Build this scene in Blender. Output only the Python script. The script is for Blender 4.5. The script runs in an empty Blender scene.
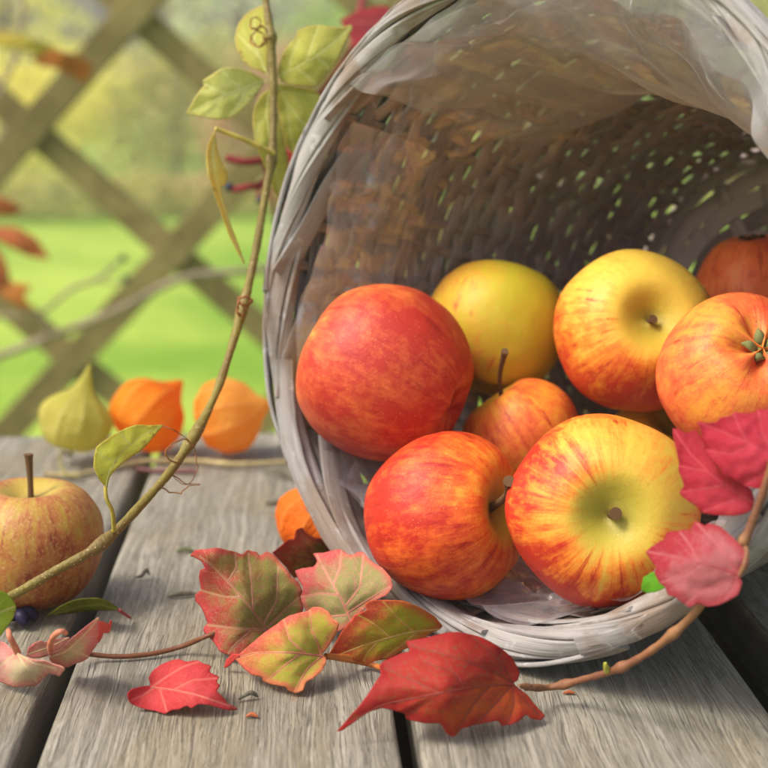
import bpy, bmesh, math, random
import numpy as np
from mathutils import Vector, Matrix, noise as mnoise
from mathutils.geometry import delaunay_2d_cdt

HAZE = 0.014                               # density per metre of the garden air
S = 0.01                                   # the script thinks in centimetres
scene = bpy.context.scene
COL = scene.collection

# ------------------------------------------------------------------ camera
FPX, PITCH, CAMH = 1433.0, math.radians(12.0), 25.3     # focal length in photo pixels (768 px frame)
cam_d = bpy.data.cameras.new("camera")
cam = bpy.data.objects.new("camera", cam_d)
COL.objects.link(cam)
cam.location = (0, 0, CAMH * S)
cam.rotation_euler = (math.radians(90) - PITCH, 0, 0)
cam_d.sensor_width = 36.0
cam_d.lens = 36.0 * FPX / 768.0
cam_d.clip_start, cam_d.clip_end = 0.02, 500.0
cam_d.dof.use_dof = True
cam_d.dof.focus_distance = 0.62
cam_d.dof.aperture_fstop = 7.5
cam_d.dof.aperture_blades = 7
scene.camera = cam

# ------------------------------------------------------------------ light
SUN_EL, SUN_AZ = math.radians(52), math.radians(-112)     # azimuth from +Y towards +X
world = bpy.data.worlds.new("World")
scene.world = world
world.use_nodes = True
wn = world.node_tree.nodes
sky = wn.new("ShaderNodeTexSky")
sky.sky_type = 'NISHITA'
sky.sun_disc = False
sky.sun_elevation = SUN_EL
sky.sun_rotation = SUN_AZ
sky.dust_density = 6.0
sky.air_density = 1.0
sky.ozone_density = 0.6
world.node_tree.links.new(sky.outputs[0], wn["Background"].inputs[0])
wn["Background"].inputs[1].default_value = 0.14
sun_d = bpy.data.lights.new("sun", 'SUN')
sun_d.energy = 1.6
sun_d.angle = math.radians(16)
sun_d.color = (1.0, 0.96, 0.89)
sun = bpy.data.objects.new("sun", sun_d)
COL.objects.link(sun)
sd = Vector((math.sin(SUN_AZ) * math.cos(SUN_EL), math.cos(SUN_AZ) * math.cos(SUN_EL), math.sin(SUN_EL)))
sun.rotation_euler = sd.to_track_quat('Z', 'Y').to_euler()
vs = scene.view_settings
vs.view_transform = 'Standard'
vs.look = 'None'
vs.exposure = 0.8
vs.gamma = 1.0
vs.use_curve_mapping = False
scene.cycles.transparent_max_bounces = 24
scene.cycles.max_bounces = 8

# ------------------------------------------------------------------ projection helpers
FW = Vector((0, math.cos(PITCH), -math.sin(PITCH)))
UP = Vector((0, math.sin(PITCH), math.cos(PITCH)))
RT = Vector((1, 0, 0))
EYE = Vector((0, 0, CAMH))


def ray(u, v):
    return FW + RT * ((u - 384) / FPX) + UP * ((384 - v) / FPX)


def at(u, v, d):
    """point (cm) seen at photo pixel (u, v), d cm away along the view axis"""
    return EYE + ray(u, v) * d


def onz(u, v, z=0.0):
    r = ray(u, v)
    return EYE + r * ((z - CAMH) / r.z)


def depth_z(u, v, z):
    return (z - CAMH) / ray(u, v).z


def lin(r, g, b):
    def c(x):
        x /= 255.0
        return x / 12.92 if x <= 0.04045 else ((x + 0.055) / 1.055) ** 2.4
    return (c(r), c(g), c(b), 1.0)


# ------------------------------------------------------------------ object helpers
def link(name, me, mats=None, parent=None, smooth=True):
    o = bpy.data.objects.new(name, me)
    COL.objects.link(o)
    if mats:
        for m in (mats if isinstance(mats, (list, tuple)) else [mats]):
            me.materials.append(m)
    if parent:
        o.parent = parent
    if smooth:
        me.polygons.foreach_set("use_smooth", [True] * len(me.polygons))
    return o


def tag(o, label=None, cat=None, group=None, kind=None):
    if label:
        o["label"] = label
    if cat:
        o["category"] = cat
    if group:
        o["group"] = group
    if kind:
        o["kind"] = kind
    return o


def empty(name, loc, label, cat, group=None):
    o = bpy.data.objects.new(name, None)
    o.empty_display_size = 0.02
    COL.objects.link(o)
    o.location = Vector(loc) * S
    bpy.context.view_layer.update()
    return tag(o, label, cat, group)


class MB:
    """collects verts (cm, world) and faces; build() makes one mesh object"""

    def __init__(self):
        self.v, self.f, self.uv, self.at = [], [], [], []

    def add(self, vs_, fs, uvs=None, attr=None):
        b = len(self.v)
        self.v += [tuple(x) for x in vs_]
        self.f += [tuple(i + b for i in f) for f in fs]
        self.uv += uvs if uvs else [(0, 0)] * len(vs_)
        self.at += attr if attr else [0.0] * len(vs_)

    def box(self, c, ax, ay, az, uvs=False):
        """box from centre and three half-axis vectors"""
        vs_, uv = [], []
        for sx in (-1, 1):
            for sy in (-1, 1):
                for sz in (-1, 1):
                    vs_.append(c + ax * sx + ay * sy + az * sz)
                    uv.append((sy * ay.length, sx * ax.length + sz * az.length))
        fs = [(0, 1, 3, 2), (4, 6, 7, 5), (0, 4, 5, 1), (2, 3, 7, 6), (0, 2, 6, 4), (1, 5, 7, 3)]
        self.add(vs_, fs, uv)

    def tube(self, pts, rad, n=8, cap=True, knob=None):
        pts = [Vector(p) for p in pts]
        m = len(pts)
        R = rad if callable(rad) else (lambda t: rad)
        ring, uvs = [], []
        t0 = (pts[1] - pts[0]).normalized()
        nrm = t0.orthogonal().normalized()
        L = 0
        for i, p in enumerate(pts):
            tg = (pts[min(i + 1, m - 1)] - pts[max(i - 1, 0)]).normalized()
            nrm = (nrm - tg * nrm.dot(tg)).normalized()
            bn = tg.cross(nrm)
            if i:
                L += (p - pts[i - 1]).length
            r = R(i / (m - 1))
            for k in range(n):
                a = 2 * math.pi * k / n
                ring.append(p + (nrm * math.cos(a) + bn * math.sin(a)) * r)
                uvs.append((L, k / n))
        fs = []
        for i in range(m - 1):
            for k in range(n):
                k2 = (k + 1) % n
                fs.append((i * n + k, i * n + k2, (i + 1) * n + k2, (i + 1) * n + k))
        if cap:
            fs.append(tuple(range(n))[::-1])
            fs.append(tuple((m - 1) * n + k for k in range(n)))
        self.add(ring, fs, uvs)

    def strip(self, pts, nrms, w, th, taper=True, wfun=None):
        """flat splint: centre line, face normals, width and thickness; rounded cross-section"""
        m = len(pts)
        prof = [(-.5, -.25), (-.42, -.5), (.42, -.5), (.5, -.25), (.5, .25), (.42, .5), (-.42, .5), (-.5, .25)]
        vv, uvs, att = [], [], []
        L = 0
        for i in range(m):
            p = pts[i]
            tg = (pts[min(i + 1, m - 1)] - pts[max(i - 1, 0)]).normalized()
            n = (nrms[i] - tg * nrms[i].dot(tg)).normalized()
            sd_ = tg.cross(n)
            if i:
                L += (p - pts[i - 1]).length
            ww = w * (wfun(i / (m - 1)) if wfun else 1)
            for (a, b) in prof:
                vv.append(p + sd_ * a * ww + n * b * th)
                uvs.append((L, a * ww))
                att.append(1.0 if b < 0 else 0.0)
        fs = []
        for i in range(m - 1):
            for k in range(8):
                k2 = (k + 1) % 8
                fs.append((i * 8 + k, i * 8 + k2, (i + 1) * 8 + k2, (i + 1) * 8 + k))
        fs.append(tuple(range(8))[::-1])
        fs.append(tuple((m - 1) * 8 + k for k in range(8)))
        self.add(vv, fs, uvs, att)

    def build(self, name, mat, parent=None, smooth=True, at_=None, auto=True):
        o0 = Vector(at_) if at_ is not None else Vector((0, 0, 0))
        if parent is not None:
            bpy.context.view_layer.update()
            inv = parent.matrix_world.inverted()
            vs_ = [inv @ (Vector(p) * S) for p in self.v]
        else:
            vs_ = [(Vector(p) - o0) * S for p in self.v]
        me = bpy.data.meshes.new(name)
        me.from_pydata(vs_, [], self.f)
        uvl = me.uv_layers.new(name="UVMap")
        idx = np.empty(len(me.loops), dtype=np.int32)
        me.loops.foreach_get("vertex_index", idx)
        uvl.data.foreach_set("uv", np.array(self.uv, dtype=np.float32)[idx].ravel())
        if any(self.at):
            a = me.attributes.new("side", 'FLOAT', 'POINT')
            a.data.foreach_set("value", np.array(self.at, dtype=np.float32))
        bm = bmesh.new()
        bm.from_mesh(me)
        bmesh.ops.recalc_face_normals(bm, faces=bm.faces)
        bm.to_mesh(me)
        bm.free()
        o = link(name, me, mat, parent, smooth)
        if smooth and auto:
            me.set_sharp_from_angle(angle=math.radians(50))
        if parent is None and at_ is not None:
            o.location = o0 * S
            bpy.context.view_layer.update()
        return o


def spline(pts, n=60):
    """Catmull-Rom through points (tuples or Vectors)"""
    P = [Vector(p) for p in pts]
    P = [P[0] * 2 - P[1]] + P + [P[-1] * 2 - P[-2]]
    out = []
    segs = len(P) - 3
    for i in range(n):
        t = i / (n - 1) * segs
        k = min(int(t), segs - 1)
        t -= k
        a, b, c, d = P[k:k + 4]
        out.append(0.5 * ((2 * b) + (c - a) * t + (2 * a - 5 * b + 4 * c - d) * t * t + (3 * b - a - 3 * c + d) * t ** 3))
    return out


# ------------------------------------------------------------------ node helpers
class NT:
    def __init__(self, name):
        self.m = bpy.data.materials.new(name)
        self.m.use_nodes = True
        self.t = self.m.node_tree
        self.b = self.t.nodes["Principled BSDF"]
        self.out = self.t.nodes["Material Output"]

    def n(self, typ, **kw):
        nd = self.t.nodes.new(typ)
        for k, v in kw.items():
            setattr(nd, k, v)
        return nd

    def l(self, a, b):
        self.t.links.new(a, b)

    def val(self, sock, v):
        if hasattr(v, "is_output") or isinstance(v, bpy.types.NodeSocket):
            self.l(v, sock)
        else:
            sock.default_value = v

    def math(self, op, a, b=0.0, c=None, clamp=False):
        nd = self.n("ShaderNodeMath", operation=op, use_clamp=clamp)
        self.val(nd.inputs[0], a)
        self.val(nd.inputs[1], b)
        if c is not None:
            self.val(nd.inputs[2], c)
        return nd.outputs[0]

    def mix(self, f, a, b, mode='MIX'):
        nd = self.n("ShaderNodeMix", data_type='RGBA', blend_type=mode)
        self.val(nd.inputs[0], f)
        self.val(nd.inputs[6], a)
        self.val(nd.inputs[7], b)
        return nd.outputs[2]

    def ss(self, x, lo, hi):
        nd = self.n("ShaderNodeMapRange", interpolation_type='SMOOTHSTEP')
        self.val(nd.inputs[0], x)
        nd.inputs[1].default_value, nd.inputs[2].default_value = lo, hi
        return nd.outputs[0]

    def map(self, vec, scale=(1, 1, 1), loc=(0, 0, 0), rot=(0, 0, 0)):
        nd = self.n("ShaderNodeMapping")
        self.l(vec, nd.inputs[0])
        nd.inputs[1].default_value = loc
        nd.inputs[2].default_value = rot
        nd.inputs[3].default_value = scale
        return nd.outputs[0]

    def noise(self, vec, scale, detail=4, rough=.55, dist=0.0):
        nd = self.n("ShaderNodeTexNoise")
        self.l(vec, nd.inputs["Vector"])
        nd.inputs["Scale"].default_value = scale
        nd.inputs["Detail"].default_value = detail
        nd.inputs["Roughness"].default_value = rough
        nd.inputs["Distortion"].default_value = dist
        return nd.outputs["Fac"]

    def vor(self, vec, scale, feature='F1', out="Distance", rnd=1.0):
        nd = self.n("ShaderNodeTexVoronoi", feature=feature)
        self.l(vec, nd.inputs["Vector"])
        nd.inputs["Scale"].default_value = scale
        nd.inputs["Randomness"].default_value = rnd
        return nd.outputs[out]

    def ramp(self, x, stops):
        nd = self.n("ShaderNodeValToRGB")
        self.l(x, nd.inputs[0])
        e = nd.color_ramp.elements
        while len(e) < len(stops):
            e.new(0.5)
        for i, (p, c) in enumerate(stops):
            e[i].position = p
            e[i].color = c
        return nd.outputs[0]

    def bump(self, h, strength=.3, dist=.001, normal=None):
        nd = self.n("ShaderNodeBump")
        self.l(h, nd.inputs["Height"])
        nd.inputs["Strength"].default_value = strength
        nd.inputs["Distance"].default_value = dist
        if normal is not None:
            self.l(normal, nd.inputs["Normal"])
        return nd.outputs[0]

    def coord(self, which="Object"):
        return self.n("ShaderNodeTexCoord").outputs[which]

    def attr(self, name, out="Fac"):
        return self.n("ShaderNodeAttribute", attribute_name=name).outputs[out]

    def fin(self, color=None, rough=.5, spec=.5, normal=None, trans=0.0, transcol=None):
        if color is not None:
            self.val(self.b.inputs["Base Color"], color)
        self.val(self.b.inputs["Roughness"], rough)
        self.b.inputs["Specular IOR Level"].default_value = spec
        if normal is not None:
            self.l(normal, self.b.inputs["Normal"])
        if trans > 0:
            tr = self.n("ShaderNodeBsdfTranslucent")
            self.val(tr.inputs[0], transcol if transcol is not None else color)
            if normal is not None:
                self.l(normal, tr.inputs["Normal"])
            mx = self.n("ShaderNodeMixShader")
            mx.inputs[0].default_value = trans
            self.l(self.b.outputs[0], mx.inputs[1])
            self.l(tr.outputs[0], mx.inputs[2])
            self.l(mx.outputs[0], self.out.inputs[0])
        return self.m


# ------------------------------------------------------------------ materials of the setting
def mat_plank(seed):
    t = NT("weathered_plank")
    uv = t.map(t.coord("UV"), loc=(seed * 37.7, seed * 11.3, 0))
    w = t.noise(t.map(uv, scale=(.05, .25, 1)), 1, 3)
    warp = t.n("ShaderNodeVectorMath", operation='ADD')
    t.l(uv, warp.inputs[0])
    cmb = t.n("ShaderNodeCombineXYZ")
    t.l(t.math('MULTIPLY', w, 1.6), cmb.inputs[1])
    t.l(cmb.outputs[0], warp.inputs[1])
    g = warp.outputs[0]
    fine = t.noise(t.map(g, scale=(.9, 14, 1)), 1, 5, .65)
    mid = t.noise(t.map(g, scale=(.12, 2.6, 1)), 1, 5, .6)
    big = t.noise(t.map(uv, scale=(.1, .16, 1)), 1, 3, .5)
    blot = t.noise(t.map(uv, scale=(.35, .7, 1)), 1, 5, .6)
    hatch = t.noise(t.map(uv, scale=(5.5, 22, 1), rot=(0, 0, .16)), 1, 3, .6)
    c = t.mix(t.ss(mid, .3, .7), lin(120, 115, 101), lin(166, 161, 147))
    c = t.mix(t.math('MULTIPLY', t.ss(big, .42, .7), .55), c, lin(152, 141, 112))
    c = t.mix(t.math('MULTIPLY', t.ss(blot, .55, .75), .4), c, lin(118, 120, 108))
    c = t.mix(t.math('MULTIPLY', t.ss(fine, .53, .68), .5), c, lin(186, 181, 168))
    c = t.mix(t.math('MULTIPLY', t.ss(fine, .47, .3), .42), c, lin(86, 80, 68))
    c = t.mix(t.math('MULTIPLY', t.ss(hatch, .56, .7), .22), c, lin(92, 87, 75))
    st = t.noise(t.map(uv, scale=(.5, .6, 1), loc=(4, 9, 0)), 1, 6, .7)
    c = t.mix(t.math('MULTIPLY', t.ss(st, .6, .72), .55), c, lin(132, 98, 64))
    wet = t.noise(t.map(uv, scale=(.13, .3, 1), loc=(2, 5, 0)), 1, 5, .65)
    c = t.mix(t.math('MULTIPLY', t.ss(wet, .54, .7), .45), c, lin(88, 84, 70))
    speck = t.vor(t.map(uv, scale=(1.6, 3.2, 1)), 1)
    c = t.mix(t.math('MULTIPLY', t.ss(speck, .09, .04), .45), c, lin(60, 55, 45))
    crk = t.noise(t.map(g, scale=(.07, 5, 1), loc=(1.3, 2, 0)), 1, 4, .6)
    ck = t.ss(t.math('ABSOLUTE', t.math('SUBTRACT', crk, .5)), .024, .005)
    ck = t.math('MULTIPLY', ck, t.ss(mid, .38, .56))
    crk2 = t.noise(t.map(g, scale=(.16, 9, 1), loc=(7.3, 4, 0)), 1, 4, .6)
    ck2 = t.math('MULTIPLY', t.ss(t.math('ABSOLUTE', t.math('SUBTRACT', crk2, .52)), .012, .003), t.ss(big, .4, .6))
    ck = t.math('MAXIMUM', ck, t.math('MULTIPLY', ck2, .7))
    kn = t.vor(t.map(uv, scale=(.055, .13, 1), loc=(.3 * seed, .2, 0)), 1)
    ring = t.math('SINE', t.math('MULTIPLY', kn, 260.0))
    kmask = t.ss(kn, .16, .05)
    c = t.mix(t.math('MULTIPLY', t.math('MULTIPLY', kmask, t.ss(ring, -.2, .9)), .35), c, lin(86, 78, 64))
    c = t.mix(t.math('MULTIPLY', t.ss(kn, .05, .02), .6), c, lin(84, 70, 54))
    c = t.mix(t.math('MULTIPLY', ck, .62), c, lin(48, 44, 37))
    h = t.math('ADD', t.math('MULTIPLY', fine, .6), t.math('MULTIPLY', hatch, .35))
    h = t.math('SUBTRACT', t.math('ADD', h, t.math('MULTIPLY', mid, .5)), t.math('MULTIPLY', ck, .8))
    return t.fin(c, .8, .25, t.bump(h, .7, .0016))


def mat_simple(name, c1, c2, scale, rough=.8, stretch=(1, 1, 1), bump=.3, coord="Object", spec=.3):
    t = NT(name)
    v = t.map(t.coord(coord), scale=stretch)
    n1 = t.noise(v, scale, 5, .6)
    n2 = t.noise(v, scale * 5.3, 3, .6)
    f = t.ss(t.math('ADD', t.math('MULTIPLY', n1, .7), t.math('MULTIPLY', n2, .3)), .35, .65)
    return t.fin(t.mix(f, c1, c2), rough, spec, t.bump(n2, bump, .002))


def mat_leafmass(name, cols, trans=.6):
    t = NT(name)
    r = t.n("ShaderNodeNewGeometry").outputs["Random Per Island"]
    c = t.ramp(r, [(i / max(1, len(cols) - 1), c) for i, c in enumerate(cols)])
    return t.fin(c, .55, .3, None, trans, c)


# ------------------------------------------------------------------ ground, far garden
m_lawn = NT("lawn_grass")
_v = m_lawn.coord("Object")
_a = m_lawn.noise(_v, .9, 4)
_b = m_lawn.noise(_v, 14, 4, .7)
_c = m_lawn.mix(m_lawn.ss(_a, .35, .68), lin(108, 148, 28), lin(160, 182, 68))
_c = m_lawn.mix(m_lawn.math('MULTIPLY', m_lawn.ss(_b, .5, .75), .6), _c, lin(92, 128, 22))
m_lawn = m_lawn.fin(_c, .8, .2, m_lawn.bump(_b, .8, .03))
GZ = -75.0
mb = MB()
N = 40
gv, gf = [], []
for i in range(N + 1):
    for j in range(N + 1):
        x = ((i / N) * 2 - 1)
        y = ((j / N) * 2 - 1)
        x = math.copysign(abs(x) ** 2.2, x) * 20000
        y = math.copysign(abs(y) ** 2.2, y) * 20000 + 300
        gv.append((x, y, GZ + 3 * mnoise.noise(Vector((x * .004, y * .004, 0)))))
for i in range(N):
    for j in range(N):
        a = i * (N + 1) + j
        gf.append((a, a + N + 1, a + N + 2, a + 1))
mb.add(gv, gf)
tag(mb.build("lawn", m_lawn), kind="structure")

m_trunk = mat_simple("bark", lin(70, 58, 44), lin(110, 95, 76), 30, .9, (1, 1, .2))


def leaf_mass(name, blobs, n, size, mat, parent, seed, ground=None):
    """leaf clumps: folded leaf faces scattered through several ellipsoid blobs"""
    rg = np.random.default_rng(seed)
    wts = np.array([b[3] * b[4] * b[5] for b in blobs], float) ** .8
    which = rg.choice(len(blobs), n, p=wts / wts.sum())
    B = np.array(blobs, float)[which]
    d = rg.normal(size=(n, 3))
    d /= np.linalg.norm(d, axis=1)[:, None]
    rr = rg.uniform(0.35, 1.0, n) ** .6 * (1 + .12 * rg.normal(size=n))
    c = B[:, :3] + d * rr[:, None] * B[:, 3:6]
    ax = rg.normal(size=(n, 3))
    ax /= np.linalg.norm(ax, axis=1)[:, None]
    q = np.cross(ax, d + .8 * rg.normal(size=(n, 3)))
    q /= np.linalg.norm(q, axis=1)[:, None]
    up_ = np.cross(ax, q)
    s = size * rg.uniform(.6, 1.4, n)[:, None]
    v0 = c - ax * s
    v1 = c + q * s * .5 + up_ * s * .15
    v2 = c + ax * s
    v3 = c - q * s * .5 + up_ * s * .15
    V = np.stack([v0, v1, v2, v3], 1).reshape(-1, 3)
    if ground is not None:
        V[:, 2] = np.maximum(V[:, 2], ground)
    i = np.arange(n) * 4
    F = np.concatenate([np.stack([i, i + 1, i + 2], 1), np.stack([i, i + 2, i + 3], 1)])
    me = bpy.data.meshes.new(name)
    off = np.array(parent.location) / S if parent else np.zeros(3)
    me.from_pydata(((V - off) * S).tolist(), [], F.tolist())
    return link(name, me, mat, parent, smooth=False)


def shrub(kind, label, cat, x, y, blobs, n, size, cols, seed, group, trunk=True, h=100):
    if y < 1200:                             # border beds stand at the far end of the lawn
        x, y, h, size = x * 1.42, y * 1.42, h * 1.3, size * 1.2
        blobs = [tuple(c * 1.42 if i < 2 else c * 1.33 for i, c in enumerate(b)) for b in blobs]
    else:
        x, y = x * 1.3, y * 1.3
    root = empty(kind, (x, y, GZ), label, cat, group)
    bl = [(x + b[0], y + b[1], GZ + b[2], b[3], b[4], b[5]) for b in blobs]
    leaf_mass("crown" if h > 250 else "foliage", bl, n, size, mat_leafmass(kind + "_leaves", cols), root, seed, GZ + 1)
    rg = random.Random(seed)
    w = MB()
    w.tube(spline([(x, y, GZ - 2), (x + rg.uniform(-8, 8), y, GZ + h * .3), (x + rg.uniform(-15, 15), y, GZ + h * .75)], 10),
           lambda t: max(1.2, h * .03 * (1 - .6 * t)), 8)
    for b in bl:
        w.tube(spline([(x, y, GZ + h * .22), ((x + b[0]) / 2 + rg.uniform(-6, 6), (y + b[1]) / 2, GZ + (b[2] - GZ) * .6), b[:3]], 8),
               lambda t: max(.5, h * .014 * (1 - .7 * t)), 6)
    w.build("trunk" if h > 250 else "stem", m_trunk, root)
    return root


G1 = "shrubs and trees beyond the lawn"
olive = [lin(176, 180, 86), lin(206, 202, 110), lin(218, 208, 146), lin(190, 188, 96), lin(160, 166, 74)]
yell_glow = [lin(250, 238, 122), lin(238, 232, 108), lin(252, 242, 170), lin(226, 226, 96)]  # near-white yellow: the sun glow at top left is put into the leaf colour
green = [lin(140, 176, 70), lin(164, 196, 88), lin(182, 208, 112), lin(148, 180, 76)]
redd = [lin(206, 150, 124), lin(218, 176, 146), lin(194, 166, 110), lin(208, 190, 128)]
pale = [lin(214, 222, 176), lin(226, 232, 196), lin(200, 212, 164), lin(232, 232, 204)]
shrub("yellow_shrub", "shrub at the far left beyond the lattice, glow painted into its yellow leaves", "shrub", -225, 880,
      [(0, 0, 45, 60, 50, 45), (-40, 10, 75, 45, 45, 32), (35, 0, 70, 45, 40, 30)], 1700, 5, yell_glow, 1, G1, h=105)
shrub("olive_shrub", "olive green rounded shrub behind the upper lattice crossing", "shrub", -140, 960,
      [(0, 0, 45, 65, 50, 45), (20, 0, 78, 48, 45, 30), (-35, 0, 70, 45, 40, 30)], 1700, 5, olive, 2, G1, h=110)
shrub("red_shrub", "reddish brown autumn shrub beyond the lawn near the basket", "shrub", -72, 900,
      [(0, 0, 42, 50, 40, 42), (15, 0, 76, 36, 35, 28)], 1500, 4.5, redd, 3, G1, h=105)
shrub("green_shrub", "mid green shrub standing behind the vine leaves", "shrub", -10, 1000,
      [(0, 0, 60, 60, 50, 60), (-10, 0, 105, 44, 40, 36)], 1700, 5, green, 4, G1, h=140)
shrub("low_plant", "low border plant at the end of the lawn, glow painted into its pale yellow leaves", "plant", -250, 700,
      [(0, 0, 12, 34, 26, 14), (30, 10, 16, 26, 22, 14), (-36, 6, 14, 30, 22, 14)], 700, 4, yell_glow, 21, G1, h=26)
shrub("low_plant", "low olive border plant before the taller shrubs", "plant", -165, 740,
      [(0, 0, 12, 40, 26, 16), (34, 10, 14, 26, 22, 14), (-30, 6, 12, 30, 22, 12)], 700, 4, olive, 22, G1, h=26)
shrub("low_plant", "low rust tinged border plant below the red shrub", "plant", -90, 760,
      [(0, 0, 12, 34, 26, 14), (30, 10, 14, 26, 22, 12), (-30, 6, 12, 24, 22, 12)], 600, 4, redd + olive, 23, G1, h=26)
shrub("pale_tree", "pale grey green tree with sky showing through its crown", "tree", -150, 1500,
      [(0, 0, 190, 110, 80, 70), (-90, 0, 270, 90, 70, 60), (70, 10, 300, 90, 70, 70), (0, 0, 380, 110, 80, 60)], 900, 8, pale, 5, G1, h=420)
shrub("yellow_tree", "tall tree at the left edge of the garden, glow painted into its golden leaves", "tree", -340, 1300,
      [(0, 0, 200, 110, 90, 80), (-70, 0, 300, 100, 80, 80), (80, 0, 290, 90, 80, 80), (0, 0, 400, 110, 90, 70)], 1300, 8, yell_glow, 6, G1, h=440)  # tree added to imitate the corner glow by its bright leaf colour
for (x_, y_, pal_, sd__, lb_) in [(-470, 1900, yell_glow, 31, "distant tree at the far left behind the garden, painted golden for sky glow"), (-300, 2050, pale + yell_glow, 32, "distant tree behind the golden one, painted pale yellow for sky glow"),
                              (-120, 2000, yell_glow + green, 33, "distant tree behind the upper lattice, painted light green for sky brightness"), (60, 2100, pale, 34, "distant tree beyond the vine leaves, painted silvery for sky brightness")]:
    shrub("bright_fill_tree", lb_, "tree", x_, y_, [(0, 0, 70, 120, 70, 75), (-50, 0, 150, 90, 60, 60), (60, 0, 160, 90, 60, 70), (0, 0, 300, 120, 80, 90)], 1300, 9, pal_, sd__, G1, h=360)  # trees added low against the sky, coloured bright in place of sky light
k = 7
for (x, y, cc, nm, lb) in [(160, 1100, green, "green_shrub", "broad green shrub hidden mostly behind the basket"),
                           (330, 1000, olive, "olive_shrub", "olive shrub to the right behind the basket"),
                           (-430, 1050, green, "green_shrub", "dark green shrub left of the yellow one"),
                           (-620, 1000, redd, "red_shrub", "rust coloured shrub far left of the garden"),
                           (520, 1150, yell_glow, "yellow_shrub", "yellow shrub far right of the garden")]:
    shrub(nm, lb, "shrub", x, y, [(0, 0, 60, 95, 60, 60), (30, 0, 120, 60, 50, 50), (-45, 0, 110, 60, 50, 50)], 2600, 6, cc, k, G1, h=160)
    k += 1
for (x, y, cc, nm, lb) in [(60, 1600, green, "green_tree", "green tree behind the shrubs and the basket"),
                           (420, 1550, olive, "olive_tree", "olive tree at the right end of the garden")]:
    shrub(nm, lb, "tree", x, y, [(0, 0, 230, 150, 100, 100), (-90, 0, 340, 110, 90, 80), (90, 0, 330, 110, 80, 80), (0, 0, 440, 120, 90, 70)],
          3600, 8, cc, k, G1, h=460)
    k += 1

# ------------------------------------------------------------------ lattice fence
FY = 250.0


def fxz(u, v):
    r = ray(u, v)
    p = EYE + r * (FY / r.y)
    return p.x, p.z


m_fence = mat_simple("fence_wood", lin(104, 92, 54), lin(140, 126, 80), 9, .85, (1, 1, 1), .3)
fence = empty("lattice_fence", (0, FY, GZ), "weathered wooden diamond lattice fence standing behind the table", "fence")
X0, X1, Z0, Z1 = -190.0, 190.0, -62.0, 105.0


def clip(px, pz, dx, dz):
    t0, t1 = -1e9, 1e9
    for p, d, lo, hi in ((px, dx, X0, X1), (pz, dz, Z0, Z1)):
        a, b = (lo - p) / d, (hi - p) / d
        t0, t1 = max(t0, min(a, b)), min(t1, max(a, b))
    return (t0, t1) if t1 - t0 > 4 else None


def lattice(u0, v0, u1, v1, step_px, y, wid):
    ax, az = fxz(u0, v0)
    bx, bz = fxz(u1, v1)
    dx, dz = bx - ax, bz - az
    L = math.hypot(dx, dz)
    dx, dz = dx / L, dz / L
    _, z2 = fxz(u0, v0 + step_px)
    st = abs(z2 - az)
    for i in range(-14, 15):
        pz = az + i * st
        c = clip(ax, pz, dx, dz)
        if not c:
            continue
        m = (c[0] + c[1]) / 2
        hl = (c[1] - c[0]) / 2
        b = MB()
        b.box(Vector((ax + dx * m, y, pz + dz * m)), Vector((dx, 0, dz)) * hl, Vector((0, .85, 0)), Vector((-dz, 0, dx)) * (wid / 2))
        o = b.build("lattice_slat", m_fence, fence, smooth=False)
        md = o.modifiers.new("bevel", 'BEVEL')
        md.width = .003
        md.segments = 2


lattice(0, 103, 256, 325, 206, FY + 1.0, 5.0)
lattice(0, 440, 230, 190, 240, FY - 1.0, 5.4)
for (nm, c, a, b_, c_) in [("rail", (0, FY, Z1), (192, 0, 0), (0, 2.4, 0), (0, 0, 2.6)), ("rail", (0, FY, Z0), (192, 0, 0), (0, 2.4, 0), (0, 0, 2.6)),
                           ("post", (-195.5, FY, 17), (3.5, 0, 0), (0, 3.5, 0), (0, 0, 95)), ("post", (195.5, FY, 17), (3.5, 0, 0), (0, 3.5, 0), (0, 0, 95))]:
    b = MB()
    b.box(Vector(c), Vector(a), Vector(b_), Vector(c_))
    b.build(nm, m_fence, fence, smooth=False)

# ------------------------------------------------------------------ table
PD = Vector((-.0553, 1, 0)).normalized()
PN = Vector((PD.y, -PD.x, 0))


def q(u, v):
    return onz(u, v).dot(PN)


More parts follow.
